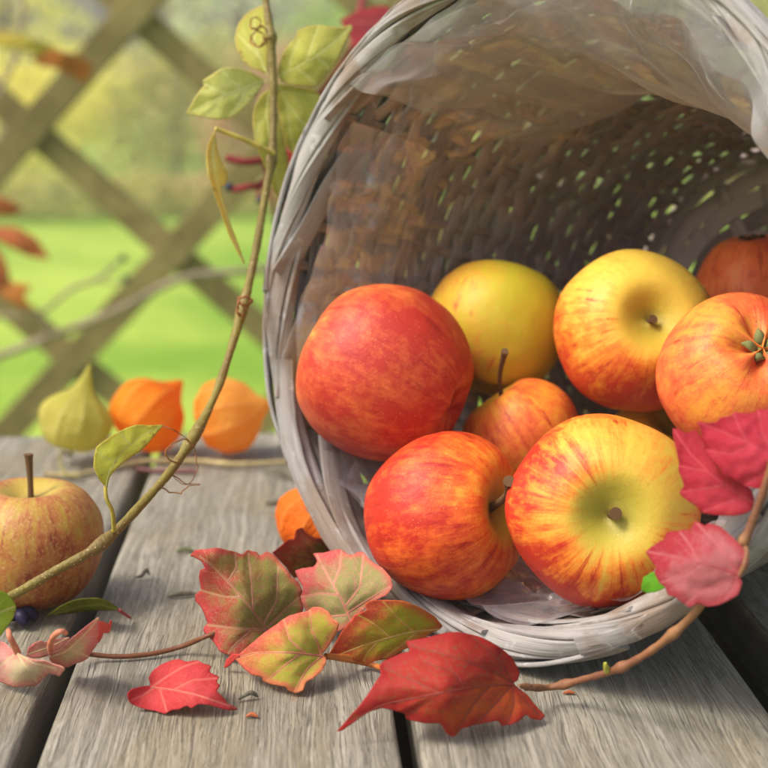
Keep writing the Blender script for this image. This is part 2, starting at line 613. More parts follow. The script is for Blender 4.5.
g1, g2, g3 = q(77, 630), q(406, 720), q(714, 627)
FAR = onz(130, 436).dot(PD)
NEAR = 18.0
table = empty("plank_table", (PN * 0 + PD * 60) + Vector((0, 0, GZ)), "weathered grey wooden plank table under the basket and leaves", "table")
pitch = (g3 - g1) / 2
edges = [(g1 - 2 * pitch + .45, g1 - pitch - .45), (g1 - pitch + .45, g1 - .45), (g1 + .5, g2 - .4), (g2 + .4, g3 - .3), (g3 + 2.2, g3 + 2.2 + pitch - .9),
         (g3 + 2.2 + pitch, g3 + 2 * pitch + 1.3)]
rp = random.Random(5)
for k, (a, b_) in enumerate(edges):
    b = MB()
    ny, nx = 60, 10
    far = FAR + rp.uniform(-.4, .4)
    vv, uu, ff = [], [], []
    # closed slab with rounded long edges
    prof = []
    w = b_ - a
    T = 2.8
    for (px, pz) in [(0, -.35), (.06, -.16), (.18, -.05), (.4, 0)]:
        prof.append((px, pz))
    for i in range(1, nx):
        prof.append((.4 + (w - .8) * i / nx, 0.0))
    for (px, pz) in [(.4, 0), (.18, -.05), (.06, -.16), (0, -.35)]:
        prof.append((w - px, pz))
    prof += [(w, -T), (0, -T)]
    m = len(prof)
    for j in range(ny + 1):
        y = NEAR + (far - NEAR) * j / ny
        for (px, pz) in prof:
            wob = .09 * mnoise.noise(Vector((y * .11, px * 3 + k * 7, 0))) if px < .2 or px > w - .2 else 0
            z = pz - (.04 * abs(mnoise.noise(Vector((y * .13, px * .4 + k * 9, 2)))) if pz > -.5 else 0)
            p = PN * (a + px + wob) + PD * y
            vv.append((p.x, p.y, z))
            uu.append((y, px if pz > -1 else px + 20))
    for j in range(ny):
        for i in range(m):
            i2 = (i + 1) % m
            ff.append((j * m + i, j * m + i2, (j + 1) * m + i2, (j + 1) * m + i))
    ff.append(tuple(range(m))[::-1])
    ff.append(tuple(ny * m + i for i in range(m)))
    b.add(vv, ff, uu)
    b.build("board", mat_plank(k + 1), table)
m_leg = mat_simple("dark_table_wood", lin(70, 62, 50), lin(96, 88, 74), 12, .85)
qa, qb = edges[0][0], edges[-1][1]
b = MB()
b.box(PN * ((qa + qb) / 2) + PD * ((NEAR + FAR) / 2) + Vector((0, 0, -10.4)), PN * ((qb - qa) / 2 + .5), PD * ((FAR - NEAR) / 2 + .5), Vector((0, 0, .8)))
b.build("added_gap_blocker", m_leg, table, smooth=False)  # panel added beneath the boards to block the lit lawn and keep gaps dark
for yy in (30, 88):
    b = MB()
    b.box(PN * ((qa + qb) / 2) + PD * yy + Vector((0, 0, -6.0)), PN * ((qb - qa) / 2 - 2), PD * 2.2, Vector((0, 0, 3.1)))
    b.build("crossbar", m_leg, table, smooth=False)
    for qq in (qa + 5, qb - 5):
        b = MB()
        b.box(PN * qq + PD * yy + Vector((0, 0, (-11.3 + GZ) / 2)), PN * 3, PD * 2.4, Vector((0, 0, (-11.3 - GZ) / 2)))
        b.build("leg", m_leg, table, smooth=False)

# ------------------------------------------------------------------ basket
BC = Vector((5.39, 62.63, 15.96))
byaw, btilt = -.785, .19
NN = Vector((math.sin(byaw) * math.cos(btilt), -math.cos(byaw) * math.cos(btilt), math.sin(btilt)))   # out of the mouth
BA = NN.cross(Vector((0, 0, 1))).normalized()
BB = BA.cross(NN)
if BB.z < 0:
    BB = -BB
DEP, TAP = 25.0, .19


def bw(th, s, dr=0.0):
    """basket wall: angle, depth from rim plane, radial offset from mid wall"""
    r = 15.2 - TAP * s + dr
    return BC - NN * s + (BA * math.cos(th) + BB * math.sin(th)) * r


def brad(th):
    return (BA * math.cos(th) + BB * math.sin(th))


def mat_splint(name, light, dark, brown, inner=None):
    t = NT(name)
    uv = t.coord("UV")
    ob = t.coord("Object")
    g1_ = t.noise(t.map(uv, scale=(.15, 2.6, 1)), 1, 5, .6)
    g2_ = t.noise(t.map(uv, scale=(.4, 13, 1)), 1, 4, .6)
    pn = t.noise(ob, 22, 4, .6)
    pn2 = t.noise(ob, 75, 4, .65)
    isl = t.n("ShaderNodeNewGeometry").outputs["Random Per Island"]
    c = t.mix(t.ss(t.math('ADD', t.math('MULTIPLY', g1_, .75), t.math('MULTIPLY', isl, .36)), .34, .68), dark, light)
    c = t.mix(t.math('MULTIPLY', t.ss(isl, .72, .9), .35), c, brown)
    c = t.mix(t.math('MULTIPLY', t.ss(pn, .48, .64), .8), c, brown)
    c = t.mix(t.math('MULTIPLY', t.ss(g2_, .56, .7), .2), c, lin(206, 204, 204))
    c = t.mix(t.math('MULTIPLY', t.ss(g2_, .42, .3), .5), c, lin(74, 66, 60))
    c = t.mix(t.math('MULTIPLY', t.ss(pn2, .6, .72), .45), c, lin(216, 216, 220))
    if inner is not None:
        a = t.attr("side")
        ci = t.mix(t.ss(t.math('ADD', t.math('MULTIPLY', g1_, .7), t.math('MULTIPLY', isl, .4)), .36, .7), inner[0], inner[1])
        ci = t.mix(t.math('MULTIPLY', t.ss(pn2, .62, .72), .45), ci, lin(176, 168, 162))
        c = t.mix(a, c, ci)
    return t.fin(c, .72, .3, t.bump(t.math('ADD', g1_, t.math('MULTIPLY', g2_, .7)), .6, .001))


m_rim = mat_splint("whitewashed_splint", lin(160, 157, 155), lin(94, 88, 84), lin(128, 110, 94))
m_wall = mat_splint("wall_splint", lin(170, 166, 162), lin(116, 108, 100), lin(130, 106, 86), (lin(124, 108, 101), lin(174, 156, 147)))
m_stake = mat_splint("stake_splint", lin(150, 138, 126), lin(104, 88, 76), lin(110, 84, 64), (lin(112, 92, 78), lin(158, 134, 118)))

basket = empty("wicker_basket", bw(math.radians(270), 8, .6), "round whitewashed wicker basket tipped on its side and full of apples", "basket")
rb = random.Random(11)
NST = 46
TAU0 = 2 * math.pi
w = MB()
rows = 31
for r_ in range(rows):
    s0 = 1.3 + r_ * (DEP - 1.6) / (rows - 1)
    n = 320
    ph = rb.uniform(0, 9)
    pts, nr = [], []
    for i in range(n + 1):
        th = 2 * math.pi * i / n
        e = Vector((math.cos(th) * 2.2, math.sin(th) * 2.2, ph * 5))
        ds = .30 * mnoise.noise(e) + .16 * mnoise.noise(e * 4)
        off = .17 * math.cos(th * NST / 2 + math.pi * r_) + .04 * mnoise.noise(e * 3)
        pts.append(bw(th, s0 + ds, off))
        nr.append(brad(th) + NN * .15 * mnoise.noise(e * 2.5 + Vector((5, 0, 0))))
    w.strip(pts, nr, .98 + rb.uniform(-.2, .06), .15)
for r_ in range(rows - 1):
    s0 = 1.3 + (r_ + .5) * (DEP - 1.6) / (rows - 1)
    t0 = rb.uniform(0, TAU0)
    end = t0 + TAU0 - .08
    while t0 < end:
        t1 = min(end, t0 + rb.uniform(.25, 1.3))
        n = max(6, int((t1 - t0) * 40))
        pts, nr = [], []
        for i in range(n + 1):
            th = t0 + (t1 - t0) * i / n
            e = Vector((math.cos(th) * 2.2, math.sin(th) * 2.2, r_ * 3.3))
            pts.append(bw(th, s0 + .2 * mnoise.noise(e), .34 + .05 * mnoise.noise(e * 3)))
            nr.append(brad(th))
        w.strip(pts, nr, rb.uniform(.7, .95), .12)
        t0 = t1 + rb.uniform(.015, .07)
w.build("woven_wall", m_wall, basket)
for k in range(NST):
    th0 = 2 * math.pi * k / NST + rb.uniform(-.02, .02)
    pts, nr = [], []
    for i in range(30):
        s = -.2 + (DEP + .2) * i / 29
        th = th0 + .02 * mnoise.noise(Vector((s * .15, k * 3.3, 0)))
        pts.append(bw(th, s, 0))
        nr.append(brad(th))
    st_ = MB()
    st_.strip(pts, nr, .5, .14)
    st_.build("stake", m_stake, basket)
# base: concentric strips woven over spokes
w = MB()
for k in range(9):
    rr = 10.5 - k * 1.2
    pts, nr = [], []
    n = 160
    for i in range(n + 1):
        th = 2 * math.pi * i / n
        pts.append(BC - NN * (DEP + .15 + .18 * math.cos(th * 10 + math.pi * k)) + brad(th) * max(.4, rr + .1 * mnoise.noise(Vector((math.cos(th), math.sin(th), k)))))
        nr.append(-NN)
    w.strip(pts, nr, 1.15, .2)
for k in range(10):
    th = math.pi * k / 10
    w.strip([BC - NN * (DEP + .15) + brad(th) * x for x in (-10.6, -5, 0, 5, 10.6)], [-NN] * 5, .9, .18)
w.build("base", m_wall, basket)

# rim: splints wound loosely round the mouth
rim = MB()
n = 200
pts = [bw(2 * math.pi * i / n, .35, .15) for i in range(n + 1)]
rim.tube(pts, .35, 8, cap=False)
rim = rim.build("rim", m_rim, basket)


def rim_splint(turns, ph, rad, wd, th_, t0, t1, seed, n=220, lift=0.0, s_off=0.25, flat=.0, wob=.7):
    pts, nr = [], []
    for i in range(n + 1):
        f_ = i / n
        th = t0 + (t1 - t0) * f_
        e = Vector((math.cos(th) * 1.5, math.sin(th) * 1.5, seed * 7.7))
        a = ph + turns * th + wob * mnoise.noise(e) + .25 * mnoise.noise(Vector((math.cos(th) * 2, math.sin(th) * 2, 3)))
        rr = rad * (1 + .16 * mnoise.noise(e * 2.3 + Vector((3, 1, 0)))) + lift * math.sin(math.pi * f_)
        o = brad(th) * math.cos(a) + NN * math.sin(a)
        pts.append(bw(th, s_off, .0) + o * rr)
        nr.append(o + brad(th) * flat)
    b = MB()
    b.strip(pts, nr, wd, th_, wfun=lambda t: 1 + .18 * mnoise.noise(Vector((t * 9, seed, 0))))
    return b.build("splint", m_rim, rim)


TAU = 2 * math.pi
for k in range(5):
    rim_splint(4, k * TAU / 5, [.42, .6, .46, .62, .5][k], [.72, .66, .75, .62, .7][k], .26, k * .9, k * .9 + TAU * .99, k + 1, wob=.18)
# pieces wound over the outside, some starting and ending in view
for k in range(12):
    t0 = TAU * k / 12 + rb.uniform(-.15, .15)
    a0 = rb.uniform(-.3, 1.5)
    tn = rb.choice([-1.2, -1.6, 1.3])
    rim_splint(tn, a0 - tn * t0, rb.uniform(.78, .87), rb.uniform(.7, 1.0), .22, t0, t0 + rb.uniform(.55, 1.0), 30 + k, n=70, wob=.1)
# flat inner splints that slope from the rim into the wall
for k in range(11):
    t0 = TAU * k / 11 + rb.uniform(-.1, .1)
    ln = rb.uniform(.5, .9)
    pts, nr = [], []
    for i in range(30):
        f_ = i / 29
        th = t0 + ln * f_
        pts.append(bw(th, -.2 + 2.6 * f_ + .15 * math.sin(k + f_ * 6), -.42 - .25 * math.sin(math.pi * f_)))
        nr.append(brad(th))
    b = MB()
    b.strip(pts, nr, rb.uniform(.8, 1.3), .18)
    b.build("splint", m_rim, rim)

# loose fibres split off the rim
rf = random.Random(3)
for k in range(16):
    th = TAU * k / 16 + rf.uniform(-.15, .15)
    a = rf.uniform(-.4, 1.3)
    o_ = brad(th) * math.cos(a) + NN * math.sin(a)
    tg_ = (brad(th + .01) - brad(th)).normalized() * rf.choice([-1, 1])
    p0 = bw(th, .25, 0) + o_ * .82
    L_ = rf.uniform(.8, 2.2)
    b = MB()
    b.tube(spline([p0 - tg_ * .6, p0 + o_ * .06, p0 + tg_ * L_ * .5 + o_ * L_ * .12, p0 + tg_ * L_ * .8 + o_ * L_ * rf.uniform(.2, .45) - Vector((0, 0, .2))], 14), lambda t: .045 * (1.1 - t), 5)
    b.build("fibre", m_rim, rim)

# ------------------------------------------------------------------ plastic liner
def mat_film(milk=.10, bmp=.9, gloss=.6):
    t = NT("clear_film")
    ob = t.coord("Object")
    n1 = t.noise(t.map(ob, scale=(1, 1, 1)), 22, 4, .6, 1.2)
    n2 = t.noise(ob, 60, 3, .6, 1.0)
    nrm = t.bump(t.math('ADD', n1, t.math('MULTIPLY', n2, .25)), bmp, .006)
    tr = t.n("ShaderNodeBsdfTransparent")
    tr.inputs[0].default_value = (.97, .97, .98, 1)
    gl = t.n("ShaderNodeBsdfGlossy")
    gl.inputs["Roughness"].default_value = .13
    gl.inputs[0].default_value = (1, 1, 1, 1)
    t.l(nrm, gl.inputs["Normal"])
    df = t.n("ShaderNodeBsdfTranslucent")
    df.inputs[0].default_value = (.85, .86, .9, 1)
    d2 = t.n("ShaderNodeBsdfDiffuse")
    d2.inputs[0].default_value = (.82, .82, .86, 1)
    t.l(nrm, d2.inputs["Normal"])
    fr = t.n("ShaderNodeLayerWeight")
    fr.inputs[0].default_value = .35
    t.l(nrm, fr.inputs["Normal"])
    m0 = t.n("ShaderNodeMixShader")
    m0.inputs[0].default_value = .5
    t.l(df.outputs[0], m0.inputs[1])
    t.l(d2.outputs[0], m0.inputs[2])
    m1 = t.n("ShaderNodeMixShader")
    t.val(m1.inputs[0], t.math('ADD', t.math('MULTIPLY_ADD', t.ss(n1, .45, .75), .12, milk), t.math('MULTIPLY', t.math('POWER', fr.outputs[1], 2.0), .35), clamp=True))
    t.l(tr.outputs[0], m1.inputs[1])
    t.l(m0.outputs[0], m1.inputs[2])
    m2 = t.n("ShaderNodeMixShader")
    t.val(m2.inputs[0], t.math('MULTIPLY_ADD', t.math('POWER', fr.outputs[1], 2.0), gloss, .03 + gloss * .09, clamp=True))
    t.l(m1.outputs[0], m2.inputs[1])
    t.l(gl.outputs[0], m2.inputs[2])
    t.l(m2.outputs[0], t.out.inputs[0])
    return t.m


m_film = mat_film()
m_fold = mat_film(.32, .3, .22)
liner = empty("plastic_liner", bw(math.radians(270), 8, -.7), "clear crinkled plastic film lining the inside of the basket", "liner")


def film(name, th0, th1, s0, s1, fn, nu, nv, seed, mat=None, crk=1.0):
    vv, ff = [], []
    for j in range(nv + 1):
        for i in range(nu + 1):
            th = th0 + (th1 - th0) * i / nu
            s = s0 + (s1 - s0) * j / nv
            e = Vector((math.cos(th) * 9, math.sin(th) * 9, s * .55 + seed * 5))
            wr = .16 * (1 - abs(mnoise.noise(e * .55)) * 2.2) + .12 * mnoise.noise(e * .9)
            # long folds that run along the depth
            e2 = Vector((math.cos(th) * 16, math.sin(th) * 16, s * .12 + seed))
            wr += .30 * (1 - abs(mnoise.noise(e2 * .6)) * 2.6)
            e3 = Vector((math.cos(th) * 5 + s * .3, math.sin(th) * 5, s * .25 + seed * 3))
            wr += .34 * (1 - abs(mnoise.noise(e3 * .8)) * 3.0)
            wr = max(.02, (wr if crk >= 1 else crk * (.16 * mnoise.noise(e * .5) + .5 * (1 - abs(mnoise.noise(e3 * .6)) * 2.2) + .25 * mnoise.noise(e2 * .5))) + .12) * (1 + .9 * math.exp(-max(0, s - 1) / 1.6))
            ds, dr = fn(th, s)
            vv.append(bw(th, s + ds, -.5 + dr - wr))
    for j in range(nv):
        for i in range(nu):
            a = j * (nu + 1) + i
            ff.append((a, a + 1, a + nu + 2, a + nu + 1))
    b = MB()
    b.add(vv, ff)
    return b.build(name, mat or m_film, liner, auto=False)


film("film", 0, TAU, 1.3, DEP - .5, lambda th, s: ((.5 + .7 * math.sin(th * 3 + 1)) * max(0, 1 - (s - 1.3) / 3), -.1 - .2 * max(0, 1 - (s - 1.3) / 1.5)), 480, 110, 1)
# loose film sagging from the roof of the basket
def sag(th, s):
    up_ = max(0, math.sin((th - .7) / 2.2 * math.pi)) ** .9
    f_ = math.sin(math.pi * min(1, max(0, (s + 1.0) / 15)))
    return (.5 * math.sin(th * 7) + (0 if th > 1.9 else max(0, -s) * .7), -2.6 * up_ * f_ + (.9 if s < -.6 and th > 1.9 else 0))
film("folded_film", math.radians(40), math.radians(165), -1.0, 12.5, sag, 220, 70, 2, m_fold, .8)
film("lip_film", math.radians(190), math.radians(392), .75, 6.0, lambda th, s: (.35 * math.sin(th * 4) + .25 * math.sin(th * 9 + 1), -.12), 420, 60, 5, mat_film(.22, .7), .7)

# ------------------------------------------------------------------ apples
def mat_apple(seed, yellow, orange, red, blush_dir, bias, amp=1.0, streak=.5, cav=lin(150, 140, 40), russet=0.0, cavr=.55):
    t = NT("apple_skin")
    ob = t.coord("Object")
    sp = t.n("ShaderNodeSeparateXYZ")
    t.l(ob, sp.inputs[0])
    x, y, z = sp.outputs
    rho = t.math('SQRT', t.math('ADD', t.math('MULTIPLY', x, x), t.math('MULTIPLY', y, y)))
    cm = t.n("ShaderNodeCombineXYZ")
    t.l(t.math('DIVIDE', x, t.math('ADD', rho, .02)), cm.inputs[0])
    t.l(t.math('DIVIDE', y, t.math('ADD', rho, .02)), cm.inputs[1])
    t.l(t.math('MULTIPLY', z, .30), cm.inputs[2])
    lon = t.map(cm.outputs[0], loc=(seed * 3.1, seed * 1.7, seed))
    s1 = t.noise(lon, 3.4, 4, .6, .2)
    s2 = t.noise(lon, 9.0, 5, .65, .35)
    s3 = t.noise(lon, 26, 4, .6, .3)
    sh = t.map(ob, loc=(seed * 5.3, seed * 2.9, 0))
    low = t.noise(sh, 1.5, 3, .5)
    mot = t.noise(sh, 7, 5, .65)
    fin_ = t.noise(sh, 34, 4, .65)
    d = t.n("ShaderNodeVectorMath", operation='DOT_PRODUCT')
    t.l(ob, d.inputs[0])
    d.inputs[1].default_value = blush_dir
    B = t.math('ADD', t.math('MULTIPLY', d.outputs["Value"], .55 * amp), bias)
    B = t.math('ADD', B, t.math('MULTIPLY', t.math('SUBTRACT', low, .5), 1.0))
    B = t.math('ADD', B, t.math('MULTIPLY', t.math('SUBTRACT', s2, .5), 1.6 * streak))
    B = t.math('ADD', B, t.math('MULTIPLY', t.math('SUBTRACT', s1, .5), .9 * streak))
    B = t.math('ADD', B, t.math('MULTIPLY', t.math('SUBTRACT', mot, .5), .7))
    B = t.math('ADD', B, t.math('MULTIPLY', t.math('SUBTRACT', fin_, .5), .25))
    # pale ground colour shows round the stem hollow
    cavm = t.math('MULTIPLY', t.ss(rho, cavr, .12), t.math('GREATER_THAN', z, 0))
    B = t.math('SUBTRACT', B, t.math('MULTIPLY', cavm, .9))
    c = t.ramp(B, [(.12, yellow), (.42, tuple(.55 * a + .45 * b for a, b in zip(yellow, orange))), (.62, orange), (.95, red)])
    dk = t.math('MULTIPLY', t.ss(s2, .58, .70), t.ss(B, .3, .7))
    c = t.mix(t.math('MULTIPLY', dk, .75), c, tuple(v * .62 for v in red[:3]) + (1,))
    c = t.mix(t.math('MULTIPLY', t.math('MULTIPLY', t.ss(s3, .56, .7), t.ss(B, .35, .75)), .45), c, tuple(v * .75 for v in red[:3]) + (1,))
    c = t.mix(t.math('MULTIPLY', cavm, .8), c, cav)
    hol = t.math('MULTIPLY', t.math('MULTIPLY', t.ss(rho, .24, .06), t.math('GREATER_THAN', z, 0)), t.math('MULTIPLY', mot, .8))
    c = t.mix(hol, c, lin(112, 92, 50))
    if russet > 0:
        rs = t.math('MULTIPLY', t.ss(t.noise(sh, 20, 5, .7), .5, .66), russet)
        c = t.mix(rs, c, lin(186, 160, 96))
    dots = t.vor(sh, 20, rnd=.95)
    c = t.mix(t.math('MULTIPLY', t.ss(dots, .11, .05), .62), c, lin(238, 196, 120))
    spots = t.vor(t.map(sh, loc=(2, 3, 4)), 3.1)
    c = t.mix(t.math('MULTIPLY', t.ss(spots, .045, .02), .6), c, lin(90, 56, 26))
    h = t.math('ADD', t.math('MULTIPLY', mot, .5), t.math('MULTIPLY', fin_, .15))
    t.b.inputs["Subsurface Weight"].default_value = 0.0
    return t.fin(c, t.math('ADD', t.math('MULTIPLY', mot, .2), .36), .32, t.bump(h, .14, .012))


m_stemwood = mat_simple("apple_stem", lin(70, 48, 30), lin(122, 92, 58), 260, .85)
m_sepal = mat_simple("sepal", lin(92, 96, 52), lin(150, 150, 96), 200, .8)
m_sepal_dry = mat_simple("dry_sepal", lin(40, 30, 22), lin(96, 70, 44), 200, .8)


def apple(label, c, r, axis, mat, seed, stem=None, calyx=False, dip=.27, dipw=.32, tip=None, hgt=.93, lobes=.02, group=None, face=None, drycal=False, spin=0.0):
    """axis: direction of the stem pole (world). unit mesh scaled by r (cm)"""
    nu, nv = 96, 72
    vv, ff = [], []
    for j in range(nv + 1):
        ph = math.pi * j / nv
        for i in range(nu):
            th = TAU * i / nu
            e = Vector((math.sin(ph) * math.cos(th), math.sin(ph) * math.sin(th), math.cos(ph)))
            ir = 1 + .035 * mnoise.noise(e * 1.1 + Vector((seed * 4.2, 0, 0))) + .012 * mnoise.noise(e * 3 + Vector((seed, 7, 0)))
            lb = 1 + lobes * math.cos(5 * th + seed) * (.3 + .7 * (1 - math.cos(ph)) / 2)
            x = math.sin(ph) ** .92 * (1 + .07 * math.cos(ph)) * .965
            z = math.cos(ph) * hgt
            z -= dip * math.exp(-(ph / dipw) ** 2) * (1 + .15 * math.cos(th + seed))
            z += dip * .62 * math.exp(-((math.pi - ph) / (dipw * .85)) ** 2) * (1 + .25 * math.cos(5 * th + seed))
            vv.append((x * lb * ir * math.cos(th), x * lb * ir * math.sin(th), z * ir))
    for j in range(nv):
        for i in range(nu):
            i2 = (i + 1) % nu
            ff.append((j * nu + i, (j + 1) * nu + i, (j + 1) * nu + i2, j * nu + i2))
    me = bpy.data.meshes.new("apple")
    me.from_pydata(vv, [], ff)
    bm = bmesh.new()
    bm.from_mesh(me)
    bmesh.ops.remove_doubles(bm, verts=bm.verts, dist=1e-5)
    bmesh.ops.recalc_face_normals(bm, faces=bm.faces)
    bm.to_mesh(me)
    bm.free()
    o = link("apple", me, mat)
    o.scale = (r * S,) * 3
    o.rotation_mode = 'QUATERNION'
    qd = Vector(axis).normalized().to_track_quat('Z', 'Y')
    from mathutils import Quaternion
    o.rotation_quaternion = qd @ Quaternion((0, 0, 1), spin)
    o.location = Vector(c) * S
    bpy.context.view_layer.update()
    tag(o, label, "apple", group)
    z0 = hgt - dip
    if stem:
        ln, bx, by, rad = stem
        b = MB()
        if tip is not None:
            tl = o.matrix_world.inverted() @ (Vector(tip) * S)
            pts = spline([Vector((0, 0, z0 - .06)), Vector((0, 0, z0)).lerp(tl, .45) + Vector((0, 0, .08)), tl], 18)
        else:
            pts = spline([(0, 0, z0 - .06), (bx * .2, by * .2, z0 + ln * .4), (bx, by, z0 + ln)], 14)
        inv = Matrix.Scale(1, 4)
        b.tube(pts, lambda t: rad * (1.25 - .45 * math.sin(math.pi * (.15 + .8 * t)) + (.12 if t > .93 else 0)), 10)
        me2 = bpy.data.meshes.new("stem")
        me2.from_pydata(b.v, [], b.f)
        link("stem", me2, m_stemwood, o)
        me2.set_sharp_from_angle(angle=math.radians(16))
    if calyx:
        b = MB()
        zb = -(hgt - dip * .62)
        rg = random.Random(seed)
        for k in range(5):
            a = TAU * k / 5 + .3
            for sgn in (1, -1):
                pass
            ca, sa = math.cos(a), math.sin(a)
            tip = .17 + rg.uniform(-.03, .05)
            n_ = 6
            vv2, ff2 = [], []
            for i in range(n_ + 1):
                f_ = i / n_
                rr = .05 + tip * f_
                wd = .075 * math.sin(math.pi * (.25 + .75 * f_)) + .004
                zz = zb - .03 - .10 * math.sin(f_ * 2.2) + .05 * f_
                for s_ in (-1, 0, 1):
                    vv2.append((ca * rr - sa * wd * s_, sa * rr + ca * wd * s_, zz + (.02 if s_ else -.015)))
            for i in range(n_):
                for s_ in (0, 1):
                    a0 = i * 3 + s_
                    ff2.append((a0, a0 + 1, a0 + 4, a0 + 3))
            b.add(vv2, ff2)
        b.tube([(0, 0, zb + .03), (0, 0, zb - .05)], .05, 10)
        me2 = bpy.data.meshes.new("calyx")
        me2.from_pydata(b.v, [], b.f)
        o2 = link("calyx", me2, m_sepal_dry if drycal else m_sepal, o)
        md = o2.modifiers.new("solid", 'SOLIDIFY')
        md.thickness = .015
    return o


def cam_dir(r_, u_, t_):
    """direction from right / up / towards-the-camera components"""
    return RT * r_ + UP * u_ - FW * t_


Y1, Y2, Y3 = lin(232, 190, 56), lin(222, 176, 60), lin(196, 180, 50)
O1, O2 = lin(224, 116, 44), lin(222, 98, 46)
R1, R2, R3 = lin(186, 46, 30), lin(200, 62, 44), lin(172, 52, 34)
GA = "apples lying in the basket"
# local blush directions are given in apple space (z = stem axis)
apple("large orange red apple resting against the left side of the basket", (.12, 69.55, 11.02), 4.58, cam_dir(-.84, .44, -.3),
      mat_apple(1, lin(222, 168, 66), lin(214, 104, 54), lin(180, 50, 38), (0, 0, -.3), .84, .6, .38, cav=lin(196, 156, 62), cavr=.7), 1, dip=.30, group=GA, hgt=.94)
apple("orange red apple with dark red streaks and its stem pointing right at the basket front", (2.76, 63.6, 5.55), 3.98, cam_dir(.80, .16, .52),
      mat_apple(2, lin(232, 168, 58), lin(226, 100, 38), lin(184, 42, 24), (0, 0, -.5), .80, .9, .55), 2, stem=(.42, .12, .1, .05), group=GA, tip=at(509, 481, 61.0))
apple("yellow apple with radiating red streaks whose stem hollow faces the viewer", (9.46, 59.27, 7.15), 4.26, cam_dir(-.03, .02, 1),
      mat_apple(3, lin(216, 180, 70), lin(232, 128, 44), lin(194, 50, 30), (-.6, -.6, -1.1), .93, .9, .8, cav=lin(150, 146, 46), cavr=.56), 3,
      stem=(.14, .02, .02, .05), group=GA, dip=.27, dipw=.29)
apple("plain yellow green apple at the back left of the pile", (5.96, 75.56, 12.3), 3.92, cam_dir(.3, .95, -.25),
      mat_apple(4, lin(192, 178, 46), lin(212, 152, 54), lin(196, 100, 50), (.9, .3, -.3), .34, .7, .5, cav=lin(170, 170, 50)), 4, group=GA)
apple("large yellow and orange apple at the top of the pile with a deep stem hollow", (12.52, 71.01, 12.82), 4.2, cam_dir(.12, .16, 1),
      mat_apple(5, lin(230, 192, 76), lin(228, 134, 46), lin(200, 66, 36), (-.45, -1.1, -.9), .62, .9, .6, cav=lin(172, 160, 52), cavr=.6), 5,
      stem=(.10, .02, .02, .045), group=GA, dip=.28, dipw=.30)
apple("orange pink apple on the right showing its green calyx", (16.34, 64.1, 12.15), 3.88, -cam_dir(.12, .42, .9),
      mat_apple(6, lin(232, 170, 62), lin(226, 112, 60), lin(208, 70, 48), (0, 0, .3), .66, .6, .35), 6, calyx=True, group=GA, dip=.50, dipw=.52)
apple("dark russet orange apple at the back right with a dry black calyx on top", (20.4, 77.87, 13.95), 3.55, -cam_dir(-.12, .96, .2),
      mat_apple(7, lin(240, 156, 72), lin(232, 112, 58), lin(208, 82, 48), (0, 0, 0), .72, .5, .3, russet=.25), 7, calyx=True, group=GA, drycal=True)
apple("small orange apple in the middle of the pile with a long upright stem", (7.11, 70.65, 7.5), 3.12, cam_dir(-.55, .78, .02),
      mat_apple(8, lin(232, 170, 56), lin(224, 112, 48), lin(198, 62, 40), (0, 0, -.3), .62, .6, .45), 8, stem=(.95, .18, -.1, .045), group=GA, tip=at(505, 351, 69.4))
apple("apple almost hidden in the gap between three larger apples", (14.5, 73.2, 5.3), 3.5, cam_dir(.2, .8, .5),
      mat_apple(9, lin(236, 190, 60), lin(230, 140, 50), lin(200, 64, 36), (0, 0, -.5), .40, .6, .5), 9, group=GA)
apple("dark red apple almost wholly hidden behind the crimson leaves on the right", (18.0, 68.0, 6.8), 3.0, cam_dir(.3, .6, -.5),
      mat_apple(11, lin(220, 150, 60), lin(206, 84, 46), lin(164, 40, 32), (0, 0, -.3), .82, .6, .4), 11, group=GA)
rL = 3.56
pL = at(32, 543, 69.5)
apple("russet yellow and red apple standing on the table at the left", (pL.x, pL.y, 3.31), rL, (.03, 0, 1),
      mat_apple(10, lin(170, 150, 54), lin(170, 112, 58), lin(146, 66, 42), (.3, .25, -.5), .80, .7, .7, cav=lin(186, 160, 74), russet=.6), 10,
      stem=(.66, .0, .02, .05), dip=.34, group="apple on the table")

# ------------------------------------------------------------------ leaves
def tps(anchors):
    """smooth depth over the picture plane from anchors (u, v, depth)"""
    A = np.array(anchors, float)
    n_ = len(A)
    P = A[:, :2] / 100
    d2 = ((P[:, None] - P[None]) ** 2).sum(-1)
    K = np.where(d2 > 0, d2 * np.log(d2 + 1e-12) * .5, 0) + np.eye(n_) * .02
    Q = np.c_[np.ones(n_), P]
    M = np.block([[K, Q], [Q.T, np.zeros((3, 3))]])
    M[-3:, -3:] -= np.eye(3) * 1e-9
    sol = np.linalg.solve(M, np.r_[A[:, 2], 0, 0, 0])

    def fn(uv):
        X = np.atleast_2d(np.array(uv, float)) / 100
        e2 = ((X[:, None] - P[None]) ** 2).sum(-1)
        return np.where(e2 > 0, e2 * np.log(e2 + 1e-12) * .5, 0) @ sol[:n_] + np.c_[np.ones(len(X)), X] @ sol[n_:]
    return fn


def seg_dist(P, poly, closed=False):
    P = np.asarray(P, float)
    best = np.full(len(P), 1e9)
    A = np.asarray(poly, float)
    B = np.roll(A, -1, 0) if closed else A[1:]
    if not closed:
        A = A[:-1]
    for a, b in zip(A, B):
        d = b - a
        L = (d * d).sum() + 1e-9
        t_ = np.clip(((P - a) @ d) / L, 0, 1)
        best = np.minimum(best, np.sqrt((((a + t_[:, None] * d) - P) ** 2).sum(1)))
    return best


